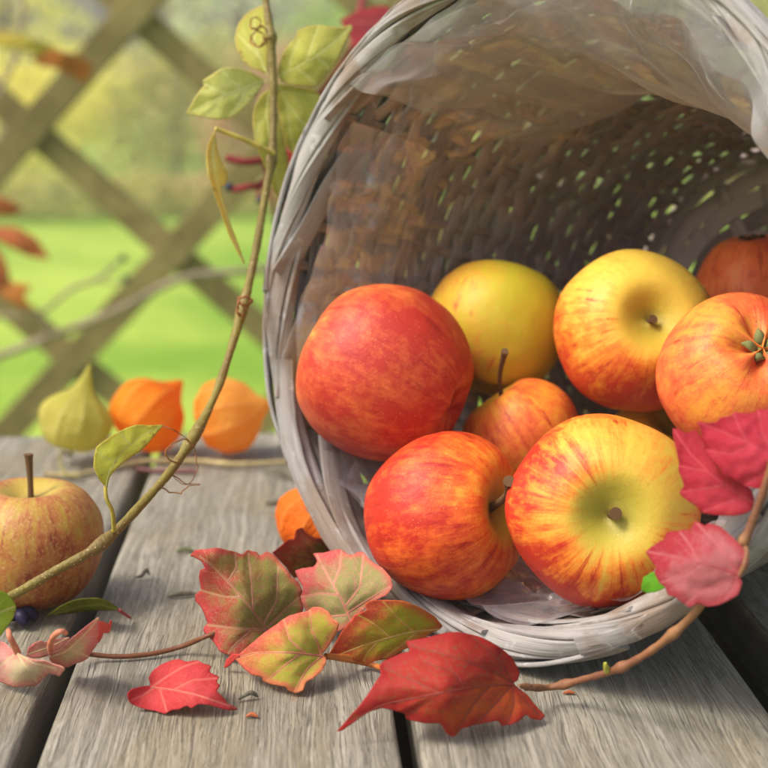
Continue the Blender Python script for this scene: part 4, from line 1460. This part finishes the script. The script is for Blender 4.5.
leaf("green_leaf", [(-60, 180), (0, 182), (30, 190), (65, 220), (92, 260), (95, 295), (80, 340), (55, 380), (25, 420), (0, 452), (-60, 470), (-100, 320)],
     [(-60, 185, 'd', 58.5), (90, 270, 'd', 59.5), (0, 450, 'd', 58.2), (-90, 320, 'd', 58), (10, 300, 'd', 58.8)], [[(-80, 330), (0, 310), (85, 275)]],
     mat_leaf(25, lin(150, 184, 46), lin(176, 200, 70), lin(140, 170, 40), lin(200, 214, 120), eamt=.3, gbias=.5, trans=.35), mv_green,
     "bright green leaf cut off by the left edge in front of the apple", off=ZC, seed=25, group="green leaves", pucker=.05)
lg = leaf("green_leaf", [(270, 335), (310, 305), (355, 275), (410, 248), (470, 232), (530, 226), (590, 228), (640, 245), (680, 270), (705, 298), (660, 300), (590, 300), (530, 302), (470, 310), (400, 318), (330, 325)],
     [(270, 335, 'z', .4), (410, 250, 'z', 1.6), (590, 228, 'z', 1.9), (705, 298, 'z', .9), (530, 302, 'z', .5), (400, 318, 'z', .35)], [[(700, 296), (600, 265), (480, 275), (290, 330)]],
     mat_leaf(26, lin(92, 116, 30), lin(128, 140, 44), lin(124, 100, 44), lin(140, 150, 60), eamt=.3, gbias=.5, trans=.2), mat_col("vein_g", lin(150, 156, 70)),
     "narrow dark green leaf lying under the left apple", off=ZC, seed=26, group="green leaves", pucker=.03, step=1.8)
b = MB()
b.tube(spline([onz(119, 610.3, .95), onz(124, 613.5, .6), onz(130.5, 618, .25)], 10), lambda t: .09 - .03 * t, 7)
b.build("leaf_stalk", mat_col("crimson_stalk", lin(176, 66, 70)), lg)

# brown stalk on the board
st = MB()
st.tube(spline([onz(74, 650, .9), onz(92, 654.5, .4), onz(120, 656.5, .25), onz(150, 654, .25), onz(180, 647, .4), onz(207, 636, 1.1), onz(225, 630, 1.2)], 40), node_r(.11, (.12, .75), .2), 8)
tag(st.build("leaf_stalk", mat_col("brown_stalk", lin(124, 76, 48)), at_=onz(150, 654, 0)), "thin brown leaf stalk running across the board to the large leaf", "stalk")

# ------------------------------------------------------------------ climbing vine
vine = empty("creeper_vine", onz(30, 605, 0), "yellow green creeper vine rising in an arc past the left of the basket", "vine")
vpx = [(-60, 632, 59), (10, 597, 61), (55, 571, 61.8), (100, 545, 62.6), (140, 506, 64.5), (180, 458, 67), (215, 395, 69.5), (240, 318, 72), (255, 255, 73.5), (266, 190, 74.6), (272, 155, 75.2), (273.5, 100, 75.8), (272, 50, 76.2), (267, 8, 76.6), (258, -60, 78), (262, -160, 84), (290, -280, 95)]
vp = [at(*p) for p in vpx]
mt = NT("vine_bark")
_n = mt.noise(mt.coord("Object"), 150, 4, .65)
_m = mt.noise(mt.coord("Object"), 20, 3, .6)
_sp = mt.vor(mt.coord("Object"), 420)
_c = mt.mix(mt.ss(_m, .38, .64), lin(124, 112, 42), lin(112, 90, 46))
_c = mt.mix(mt.math('MULTIPLY', mt.ss(_n, .55, .72), .45), _c, lin(108, 78, 40))
_c = mt.mix(mt.math('MULTIPLY', mt.ss(_sp, .22, .1), .6), _c, lin(206, 190, 140))
mt_vine = mt.fin(_c, .55, .4, mt.bump(_n, .8, .002))
b = MB()
b.tube(spline(vp, 700), node_r(.205, (.19, .335, .445, .62, .77), .55), 12)
b.build("stem", mt_vine, vine)
m_vl = dict(trans=.4, rough=.5, eamt=.25, edgew=.05, speck=.3)
ZV = (180, 0, 190 / 768)
mg1 = mat_leaf(31, lin(206, 208, 110), lin(220, 220, 136), lin(206, 160, 106), lin(230, 232, 164), gbias=.5, **m_vl)
mg2 = mat_leaf(32, lin(192, 192, 84), lin(206, 202, 104), lin(196, 130, 90), lin(220, 220, 140), gbias=.5, **m_vl)
leaf("leaf", [(22, 460), (40, 430), (65, 385), (97, 345), (92, 325), (130, 300), (165, 278), (200, 272), (245, 275), (290, 290), (320, 310), (345, 328), (335, 345), (310, 385), (270, 430), (225, 465), (185, 482), (150, 485), (100, 475), (60, 468)],
     [(22, 460, 'd', 74.5), (180, 275, 'd', 74.0), (345, 328, 'd', 75.6), (180, 482, 'd', 74.2), (180, 375, 'd', 73.8)],
     [[(357, 325), (290, 345), (210, 375), (120, 415), (40, 455)], [(250, 360), (200, 320), (170, 285)], [(190, 383), (140, 360), (100, 340)], [(270, 355), (250, 400), (200, 470)], [(170, 395), (150, 430), (110, 470)]],
     mg1, mv_green, parent=vine, off=ZV, seed=31, wave=.12, pucker=.06)
leaf("leaf", [(395, 300), (400, 260), (420, 205), (445, 175), (470, 150), (475, 125), (510, 108), (550, 100), (605, 106), (650, 110), (690, 100), (700, 110), (680, 150), (655, 205), (635, 250), (605, 290), (575, 325), (545, 352), (500, 350), (450, 345), (410, 330)],
     [(395, 305, 'd', 76.4), (480, 140, 'd', 76.0), (695, 105, 'd', 77.5), (545, 350, 'd', 76.2), (540, 220, 'd', 75.6)],
     [[(380, 312), (460, 280), (540, 235), (620, 175), (692, 108)], [(440, 290), (450, 230), (480, 160)], [(510, 252), (530, 190), (560, 105)], [(470, 275), (520, 310), (550, 345)], [(550, 228), (590, 260), (605, 285)]],
     mg2, mv_green, parent=vine, off=ZV, seed=32, wave=.12, pucker=.06)
leaf("leaf", [(355, 300), (330, 290), (290, 275), (250, 240), (230, 200), (222, 150), (235, 100), (262, 60), (300, 35), (340, 20), (360, 30), (358, 120), (356, 220)],
     [(355, 300, 'd', 76.6), (225, 160, 'd', 77.2), (340, 25, 'd', 78.5), (300, 170, 'd', 77)], [[(355, 305), (330, 250), (300, 170), (300, 60)], [(322, 230), (270, 180), (235, 140)]],
     mg2, mv_green, parent=vine, off=ZV, seed=33, wave=.1, pucker=.05)
leaf("leaf", [(393, 335), (440, 345), (500, 355), (545, 360), (570, 390), (590, 430), (570, 480), (540, 530), (510, 570), (490, 610), (470, 635), (445, 610), (428, 590), (415, 540), (400, 470), (390, 400)],
     [(393, 338, 'd', 76.8), (560, 380, 'd', 77.6), (470, 632, 'd', 78), (400, 470, 'd', 77.4), (490, 470, 'd', 77)], [[(392, 338), (430, 410), (480, 480), (530, 520)], [(410, 370), (480, 380), (560, 390)], [(430, 410), (440, 500), (460, 600)]],
     mg2, mv_green, parent=vine, off=ZV, seed=34, wave=.1, pucker=.05)
leaf("leaf", [(360, 360), (330, 380), (305, 420), (293, 470), (298, 540), (315, 610), (340, 670), (365, 710), (372, 760), (395, 800), (410, 820), (428, 770), (440, 710), (438, 640), (420, 560), (400, 480), (385, 400)],
     [(360, 362, 'd', 76.4), (295, 480, 'd', 76.2), (410, 818, 'd', 77.5), (438, 650, 'd', 77), (365, 580, 'd', 76.2)], [[(366, 350), (350, 450), (365, 580), (390, 700), (410, 810)], [(350, 460), (320, 500), (305, 560)]],
     mg2, mv_green, parent=vine, off=ZV, seed=35, wave=.1, pucker=.05)
# drooping folded leaf on its own stalk
m_droop = mat_leaf(36, lin(222, 216, 96), lin(228, 210, 108), lin(216, 160, 100), lin(232, 226, 150), gbias=.5, trans=.45, eamt=.3)
ZD = (180, 120, 120 / 439)
b = MB()
b.tube(spline([at(274, 154, 75.0), at(258, 146, 74.3), at(240, 138, 73.8), at(222, 131, 73.4), at(215.5, 128.5, 73.2)], 24), lambda t: .15 - .04 * t, 8)
b.build("leaf_stalk", mat_col("yellow_stalk", lin(196, 178, 84)), vine)
leaf("leaf", [(128, 35), (115, 60), (100, 95), (95, 140), (100, 190), (115, 240), (135, 300), (158, 365), (180, 425), (205, 475), (225, 515), (234, 530), (236, 520), (225, 490), (208, 440), (188, 390), (170, 330), (155, 280), (148, 246), (165, 238), (175, 210), (170, 185),
              (155, 160), (140, 120), (132, 75)],
     [(128, 38, 'd', 73.2), (95, 140, 'd', 72.6), (170, 210, 'd', 73.6), (235, 528, 'd', 73.4), (150, 300, 'd', 72.9), (125, 200, 'd', 72.4)], [[(130, 40), (118, 120), (130, 210), (155, 300), (190, 420), (230, 522)]],
     m_droop, mv_green, "narrow folded yellow leaf drooping from the vine", parent=vine, off=ZD, seed=36, step=1.6, pucker=.08, wave=.1)
# leaf low on the vine in front of the lanterns
ZE = (0, 400, 1 / 3)
b = MB()
b.tube(spline([at(114, 531, 62.9), at(112.5, 512, 62.3), at(107, 500, 62.0), at(105.6, 490, 62.0), at(106.5, 482, 62.0)], 14), lambda t: .10 - .02 * t, 8)
b.build("leaf_stalk", mat_col("yellow_stalk", lin(190, 172, 70)), vine)
leaf("leaf", [(316, 262), (295, 235), (280, 200), (282, 165), (290, 140), (318, 118), (345, 100), (375, 85), (410, 74), (450, 76), (480, 74), (490, 76), (470, 100), (445, 130), (420, 155), (380, 180), (350, 205), (330, 230), (322, 260)],
     [(316, 262, 'd', 62), (282, 170, 'd', 61.6), (380, 82, 'd', 63.2), (490, 76, 'd', 64.5), (380, 180, 'd', 62.4), (340, 150, 'd', 62)], [[(317, 262), (330, 210), (370, 150), (430, 105), (485, 78)], [(345, 185), (310, 170), (285, 150)], [(390, 135), (370, 110), (350, 100)]],
     mat_leaf(37, lin(204, 206, 76), lin(216, 214, 92), lin(190, 120, 60), lin(206, 206, 110), gbias=.5, trans=.4, eamt=.25, edgew=.05, speck=.6), mv_green,
     "oval yellow green leaf in front of the orange lantern", parent=vine, off=ZE, seed=37, step=1.8, pucker=.05)
# tendrils
mt_ten = mat_col("tendril_brown", lin(150, 96, 50))


def tendril(pts, r_=.045):
    b_ = MB()
    P_ = spline([at(*p) for p in pts], 80)
    P_ = [p + Vector((mnoise.noise(p * 2.1), mnoise.noise(p * 2.1 + Vector((9, 0, 0))), mnoise.noise(p * 2.1 + Vector((0, 9, 0))))) * .12 for p in P_]
    b_.tube(P_, lambda t: r_ * (1.15 - .6 * t), 6)
    b_.build("tendril", mt_ten, vine)


def coil(u, v, d, ru, rv, turns, ph=0):
    n_ = int(18 * turns)
    return [(u + ru * math.cos(ph + TAU * i / 18) * (1 - .3 * i / n_), v + rv * math.sin(ph + TAU * i / 18) * (1 - .2 * i / n_), d + .3 * math.sin(i * .9)) for i in range(n_ + 1)]


tendril([(272, 38, 75.5)] + coil(258, 39, 75.2, 8, 8, 1.6, -.2), .05)
tendril([(268, 33, 75.4)] + coil(256, 23, 75.2, 7, 6, 1.3, .4), .045)
tendril(coil(245, 300, 71.2, 7, 4.5, 2.2), .06)
tendril(coil(241, 309, 71.2, 4, 7, 1.6, 1), .055)
tendril([(178, 462, 66.5), (168, 458, 66), (166, 448, 66), (174, 442, 66), (187, 440, 66.6), (197, 455, 67), (197, 470, 67), (190, 482, 67), (180, 484, 67), (172, 474, 66.5)], .035)
tendril([(163, 425, 66), (172, 430, 66), (182, 436, 66.5), (190, 441, 67)], .03)
tendril([(161, 487, 66), (170, 493, 66), (181, 493, 66), (187, 486, 66.4), (190, 484, 66.4), (199, 485, 67)], .035)
tendril([(172, 474, 66.3), (185, 482, 66.5), (199, 484, 67)], .03)

# ------------------------------------------------------------------ physalis lanterns
def mat_lantern(seed, base, tip, veinc, g0=-.6, g1_=.9, trans=.3):
    t = NT("lantern_paper")
    ob = t.coord("Object")
    sp = t.n("ShaderNodeSeparateXYZ")
    t.l(ob, sp.inputs[0])
    z = sp.outputs[2]
    n1 = t.noise(t.map(ob, loc=(seed * 3, 0, 0)), 2.6, 4, .6)
    n2 = t.noise(ob, 26, 4, .6)
    cell = t.vor(t.map(ob, scale=(1, 1, .6), loc=(seed, 0, 0)), 6.5, 'DISTANCE_TO_EDGE')
    f = t.math('ADD', t.ss(z, g0, g1_), t.math('MULTIPLY', t.math('SUBTRACT', n1, .5), 1.1))
    c = t.mix(f, base, tip)
    rb_ = t.attr("rib")
    c = t.mix(t.math('MULTIPLY', t.ss(rb_, .75, 1.0), .6), c, veinc)
    c = t.mix(t.math('MULTIPLY', t.ss(cell, .05, 0), .55), c, veinc)
    c = t.mix(t.math('MULTIPLY', t.ss(n2, .5, .75), .2), c, tuple(x * .5 for x in base[:3]) + (1,))
    h = t.math('ADD', t.math('MULTIPLY', t.ss(cell, 0, .2), .5), t.math('MULTIPLY', n1, 1.0))
    return t.fin(c, .68, .15, t.bump(h, .4, .0018), trans, c)


m_lstalk = mat_simple("lantern_stalk", lin(120, 116, 62), lin(156, 146, 86), 150, .7)


def lantern(label, c, r, axis, mat, seed, squash=1.0, tipl=.45, taper=.18, stalk=None, group="paper lantern fruits on the table", spin=0.0):
    """papery husk with ten ribs; axis = direction of its pointed tip"""
    nu, nv = 100, 50
    vv, ff, rbs = [], [], []
    for j in range(nv + 1):
        f_ = j / nv
        ph = math.pi * f_
        for i in range(nu):
            th = TAU * i / nu
            rib = abs(math.cos(5 * th)) ** 6
            e = Vector((math.cos(th) * 1.5, math.sin(th) * 1.5, f_ * 3 + seed * 5))
            x = math.sin(ph) ** .85 * (1 - .22 * math.exp(-((f_ - .12) / .13) ** 2))
            x *= (1 - taper * max(0, .42 - f_) / .42 * (1 if f_ < .42 else 0))
            x *= 1 + .06 * (rib - .3) * math.sin(ph) + .035 * mnoise.noise(e * 2.2 + Vector((2, 2, 0))) + .06 * mnoise.noise(e) + .02 * mnoise.noise(e * 4)
            z = math.cos(ph) * squash
            if f_ < .25:
                z += tipl * ((.25 - f_) / .25) ** 2.2
            z += .22 * math.exp(-((1 - f_) / .13) ** 2)
            vv.append((x * math.cos(th), x * math.sin(th), z))
            rbs.append(rib)
    for j in range(nv):
        for i in range(nu):
            i2 = (i + 1) % nu
            ff.append((j * nu + i, (j + 1) * nu + i, (j + 1) * nu + i2, j * nu + i2))
    me = bpy.data.meshes.new("paper_lantern")
    me.from_pydata(vv, [], ff)
    a = me.attributes.new("rib", 'FLOAT', 'POINT')
    a.data.foreach_set("value", np.array(rbs, dtype=np.float32))
    bm = bmesh.new()
    bm.from_mesh(me)
    bmesh.ops.recalc_face_normals(bm, faces=bm.faces)
    bm.to_mesh(me)
    bm.free()
    o = link("paper_lantern", me, mat)
    o.scale = (r * S,) * 3
    o.rotation_mode = 'QUATERNION'
    from mathutils import Quaternion
    o.rotation_quaternion = Vector(axis).normalized().to_track_quat('Z', 'Y') @ Quaternion((0, 0, 1), spin)
    o.location = Vector(c) * S
    bpy.context.view_layer.update()
    tag(o, label, "lantern fruit", group)
    b_ = MB()
    pts = [o.matrix_world @ Vector((0, 0, -squash + .2)) / S] + ([Vector(p) for p in stalk] if stalk else [])
    if stalk:
        b_.tube(spline(pts, 24), .1, 7)
        b_.build("stalk", m_lstalk, o)
    return o


c = at(75, 420, 95.5)
lantern("pale green paper lantern fruit with a pointed tip, left of the orange ones", c, 2.35, cam_dir(.28, .96, .1),
        mat_lantern(1, lin(214, 206, 110), lin(200, 194, 90), lin(226, 218, 146), trans=.55), 1, squash=.95, tipl=.75, taper=.5, stalk=[at(72, 456, 94.5), at(62, 452, 93.5), at(60, 462, 93), at(66, 474, 92), at(80, 476, 91.5)])
c = at(148, 414, 97)
lantern("orange paper lantern fruit in the middle, dimple facing the viewer", c, 2.6, cam_dir(.62, .66, -.42),
        mat_lantern(2, lin(250, 166, 44), lin(246, 134, 24), lin(252, 196, 100), trans=.58), 2, squash=.92, tipl=.42)
c = at(229, 415, 97)
lantern("yellow orange paper lantern fruit beside the basket rim", c, 2.55, cam_dir(.9, .25, .2),
        mat_lantern(3, lin(246, 146, 28), lin(246, 186, 84), lin(252, 206, 130), -.9, .5, trans=.58), 3, squash=.92, tipl=.3, spin=.2)
pz = at(320, 531, 77)
lantern("orange paper lantern fruit half hidden behind the leaf pile and the basket rim", (pz.x, pz.y, 2.15), 2.3, cam_dir(.3, .8, .3),
        mat_lantern(4, lin(230, 106, 22), lin(232, 120, 36), lin(236, 150, 70)), 4, squash=.9, tipl=.3)
tw = MB()
tw.tube(spline([onz(45, 474, .3), onz(75, 475, .3), onz(110, 468, .3), onz(150, 461, .35), onz(200, 461, .4), onz(232, 464, .4), onz(282, 462, .4), onz(330, 458, .4)], 60), node_r(.17, (.4, .68), .5), 8)
tag(tw.build("dry_twig", mat_simple("straw_twig", lin(150, 134, 92), lin(186, 170, 122), 120, .7), at_=onz(150, 461, 0)), "straw coloured dry twig lying behind the vine near the lanterns", "twig")
rt_ = MB()
rt_.tube(spline([onz(138, 469, .2), onz(160, 471, .2), onz(197, 471, .25)], 14), .16, 6)
tag(rt_.build("red_stalk", mat_col("red_stalk", lin(112, 56, 58)), at_=onz(160, 471, 0)), "short dull red leaf stalk lying behind the vine on the boards", "stalk")

# ------------------------------------------------------------------ second creeper on the fence, out of focus
fv = empty("fence_creeper", (-40, FY - 6, GZ), "out of focus creeper with rust coloured leaves and dark berries climbing the lattice", "creeper")
mt_fv = mat_simple("grey_vine", lin(128, 112, 90), lin(160, 144, 122), 60, .7)
b = MB()
b.tube(spline([at(-90, 390, 195.0), at(0, 356, 195.0), at(60, 333, 196.3), at(120, 309, 196.3), at(160, 288, 197.6), at(195, 276, 198.9), at(262, 270, 202.8), at(330, 262, 210.6), at(420, 240, 223.6)], 60), .55, 8)
b.tube(spline([at(-90, 390, 195.0), at(-200, 500, 205.4), at(-260, 760, 221.0), at(-280, 1100, 234.0)], 30), .7, 8)
b.tube(spline([at(-90, 320, 195.0), at(0, 316, 195.0), at(42, 312, 195.0), at(70, 290, 195.0), at(100, 278, 195.0), at(118, 262, 195.0)], 30), .3, 6)
b.tube(spline([at(42, 312, 195.0), at(44, 322, 195.0), at(45, 340, 195.0)], 10), .2, 6)
b.tube(spline([at(-60, 200, 195.0), at(0, 90, 195.0), at(20, 40, 195.0), at(25, -60, 197.6), at(40, -250, 214.5)], 30), .35, 6)
b.tube(spline([at(95, 279, 195.0), at(112, 283, 195.0), at(125, 280, 195.0)], 10), .15, 6)
b.build("stem", mt_fv, fv)
m_fl1 = mat_leaf(41, lin(190, 112, 66), lin(180, 100, 58), lin(170, 90, 54), lin(200, 130, 70), trans=.4, eamt=.3)
m_fl2 = mat_leaf(42, lin(172, 100, 44), lin(190, 130, 50), lin(170, 90, 40), lin(200, 150, 70), trans=.4, eamt=.3)
m_fl3 = mat_leaf(43, lin(190, 180, 70), lin(206, 196, 90), lin(190, 160, 60), lin(210, 206, 120), trans=.5, eamt=.3)
for (ol, mt_, sd_) in [([(0, 226), (18, 228), (36, 238), (50, 259), (30, 257), (10, 247), (-10, 236)], m_fl1, 1), ([(-30, 230), (-5, 245), (6, 262), (10, 278), (4, 286), (-12, 280), (-30, 260)], m_fl1, 2),
                       ([(0, 276), (14, 282), (32, 286), (24, 296), (34, 312), (16, 306), (2, 296), (-10, 285)], m_fl2, 3), ([(30, 58), (48, 50), (66, 52), (84, 58), (94, 66), (86, 84), (74, 78), (55, 68), (40, 66)], m_fl2, 4),
                       ([(0, 30), (20, 34), (44, 42), (60, 48), (40, 54), (15, 50), (-10, 44)], m_fl3, 5), ([(-20, 200), (0, 196), (24, 208), (12, 216), (-20, 214)], m_fl1, 6)]:
    cx = sum(p[0] for p in ol) / len(ol)
    cy = sum(p[1] for p in ol) / len(ol)
    leaf("leaf", ol, [(ol[0][0], ol[0][1], 'd', 195.7), (ol[len(ol) // 3][0], ol[len(ol) // 3][1], 'd', 193.1), (ol[2 * len(ol) // 3][0], ol[2 * len(ol) // 3][1], 'd', 194.3), (cx, cy, 'd', 193.1)], [[ol[0], (cx, cy), ol[len(ol) // 2]]], mt_, mv_dark,
         parent=fv, seed=50 + sd_, step=2.5, wave=.6, pucker=.2, veinr=.1)
m_berry = mat_col("dark_berry", lin(44, 46, 62), .4)


def berry(u, v, d, r_, parent):
    me = bpy.data.meshes.new("berry")
    bm = bmesh.new()
    bmesh.ops.create_uvsphere(bm, u_segments=16, v_segments=10, radius=r_ * S)
    for v_ in bm.verts:
        v_.co.z *= .92
    bm.to_mesh(me)
    bm.free()
    o = link("berry", me, m_berry, parent)
    bpy.context.view_layer.update()
    o.matrix_world = Matrix.Translation(at(u, v, d) * S)
    return o


berry(123, 258, 195.0, .58, fv)
berry(126, 279, 195.0, .58, fv)

# red stalks with blue berries behind the vine, by the basket
bs = empty("berry_creeper", at(250, 300, 105), "dark red creeper stalks with blue black berries behind the vine", "creeper")
m_rst = mat_col("dark_red_stalk", lin(138, 44, 44))
b = MB()
b.tube(spline([at(226, 158, 100), at(245, 162, 100), at(262, 160, 101), at(285, 158, 103), at(320, 170, 106)], 24), .28, 7)
b.tube(spline([at(232, 190, 100), at(248, 187, 100), at(262, 184, 101), at(285, 165, 103)], 24), .25, 7)
b.tube(spline([at(285, 160, 103), at(300, 130, 104), at(330, 95, 104), at(350, 60, 106), at(370, -60, 118), at(390, -280, 150)], 30), .3, 7)
b.tube(spline([at(262, 184, 101), at(258, 196, 100), at(261, 202, 100)], 10), .12, 6)
b.tube(spline([at(262, 160, 101), at(270, 190, 101), at(276, 222, 101)], 10), .12, 6)
b.build("stem", m_rst, bs)
for (u, v) in [(229, 187), (261, 200), (277, 222)]:
    berry(u, v, 100, .36, bs)
m_dr = mat_leaf(61, lin(134, 34, 36), lin(110, 34, 44), lin(150, 40, 40), lin(150, 70, 60), trans=.3)
for i, ol in enumerate([[(318, 92), (330, 76), (345, 55), (358, 40), (375, 45), (370, 70), (350, 95), (330, 108), (310, 110)], [(282, 150), (296, 155), (302, 175), (296, 200), (280, 215), (276, 190), (278, 165)], [(340, 20), (360, 10), (385, 5), (400, 20), (380, 40), (355, 45)]]):
    cx = sum(p[0] for p in ol) / len(ol)
    cy = sum(p[1] for p in ol) / len(ol)
    leaf("leaf", ol, [(ol[0][0], ol[0][1], 'd', 101), (ol[3][0], ol[3][1], 'd', 102), (ol[6 % len(ol)][0], ol[6 % len(ol)][1], 'd', 102.4), (cx, cy, 'd', 101)], [[ol[0], (cx, cy), ol[len(ol) // 2]]], m_dr, mv_dark, parent=bs, seed=70 + i, wave=.3, veinr=.07)

# ------------------------------------------------------------------ bits on the table
m_bit = mat_simple("bark_bit", lin(84, 80, 66), lin(124, 118, 100), 300, .9)


def crumb(label, u, v, pts, r_, mat, name="bark_crumb", group="crumbs of bark on the boards", z=.12):
    c0 = onz(u, v, 0)
    b_ = MB()
    P = spline([c0 + Vector(p) for p in pts], 14)
    b_.tube(P, lambda t: .55 * r_ * (.45 + .75 * math.sin(math.pi * min(1, max(.0, t)))), 7)
    return tag(b_.build(name, mat, at_=c0), label, "crumb", group)


crumb("dark forked crumb of bark on the board beside the left apple", 143, 581, [(-.4, .15, .15), (-.05, 0, .3), (.15, .3, .5), (.3, .35, .2)], .16, m_bit)
crumb("dark elongated bark crumb behind the red leaf tip", 182, 598, [(-.7, -.2, .15), (0, 0, .25), (.8, .2, .15)], .22, m_bit)
crumb("small greenish crumb left of the large leaf", 186, 554, [(-.5, 0, .15), (0, .1, .25), (.5, 0, .12)], .2, mat_simple("green_bit", lin(80, 88, 52), lin(110, 116, 76), 200, .9))
crumb("tiny pale crumb by the small pink leaf", 248, 702, [(-.4, 0, .12), (.1, .15, .35), (.4, .25, .12)], .16, m_bit)
crumb("tiny orange crumb near the small pink leaf", 252, 719, [(-.25, 0, .1), (0, .1, .16), (.25, 0, .1)], .15, mat_col("orange_bit", lin(180, 100, 60)))
crumb("curled grey green scrap beneath the twig near the basket", 282, 480, [(-1.2, .6, .3), (-.3, .2, .5), (.4, -.1, .3), (1.0, -.7, .12)], .3, m_bit)
crumb("dark crumb lying on the board close to the left side of the basket", 272, 506, [(-.4, 0, .15), (.3, .2, .2), (.6, .1, .1)], .22, m_bit)
crumb("small orange scrap under the right hand twig", 569, 695, [(-.25, 0, .08), (0, .05, .12), (.25, 0, .08)], .13, mat_col("orange_bit", lin(180, 100, 60)))
# violet petal scrap behind the curled leaves
pet = MB()
c0 = onz(17, 627, 0)
for k in range(5):
    a = k * 1.26 + .3
    pet.tube(spline([c0 + Vector((0, 0, .4)), c0 + Vector((.5 * math.cos(a), .4 * math.sin(a), .7)), c0 + Vector((.95 * math.cos(a), .7 * math.sin(a), .35))], 10), lambda t: .12 + .22 * math.sin(math.pi * t * .9), 8)
tag(pet.build("violet_flower", mat_col("violet_petal", lin(34, 28, 58)), at_=c0), "small withered violet flower lying between the apple and curled leaves", "flower")
leaf("leaf_scrap", [(641, 590), (643, 578), (650, 573), (662, 570), (672, 574), (668, 586), (656, 592), (646, 593)], [(641, 590, 'd', 55.50), (650, 573, 'd', 55.30), (670, 575, 'd', 54.70), (655, 592, 'd', 55.10)], [],
     mat_leaf(81, lin(92, 158, 34), lin(108, 170, 44), lin(84, 146, 30), lin(120, 176, 60), trans=.3), mv_green, "bright green leaf scrap peeking out under the dusty pink leaf", seed=81, step=1.4, pucker=0, group="leaf scrap")

# ------------------------------------------------------------------ damp autumn air between the camera and the garden
hz = MB()
hz.box(Vector((0, 900, 300)), Vector((1500, 0, 0)), Vector((0, 1300, 0)), Vector((0, 0, 480)))
m_hz = bpy.data.materials.new("haze_air")
m_hz.use_nodes = True
ht = m_hz.node_tree
ht.nodes.remove(ht.nodes["Principled BSDF"])
pv = ht.nodes.new("ShaderNodeVolumePrincipled")
pv.inputs["Color"].default_value = (1.0, .97, .74, 1)
pv.inputs["Density"].default_value = HAZE
pv.inputs["Anisotropy"].default_value = .1
ht.links.new(pv.outputs[0], ht.nodes["Material Output"].inputs["Volume"])
tag(hz.build("haze", m_hz, smooth=False), "thin pale haze in the garden air", "haze", kind="stuff")
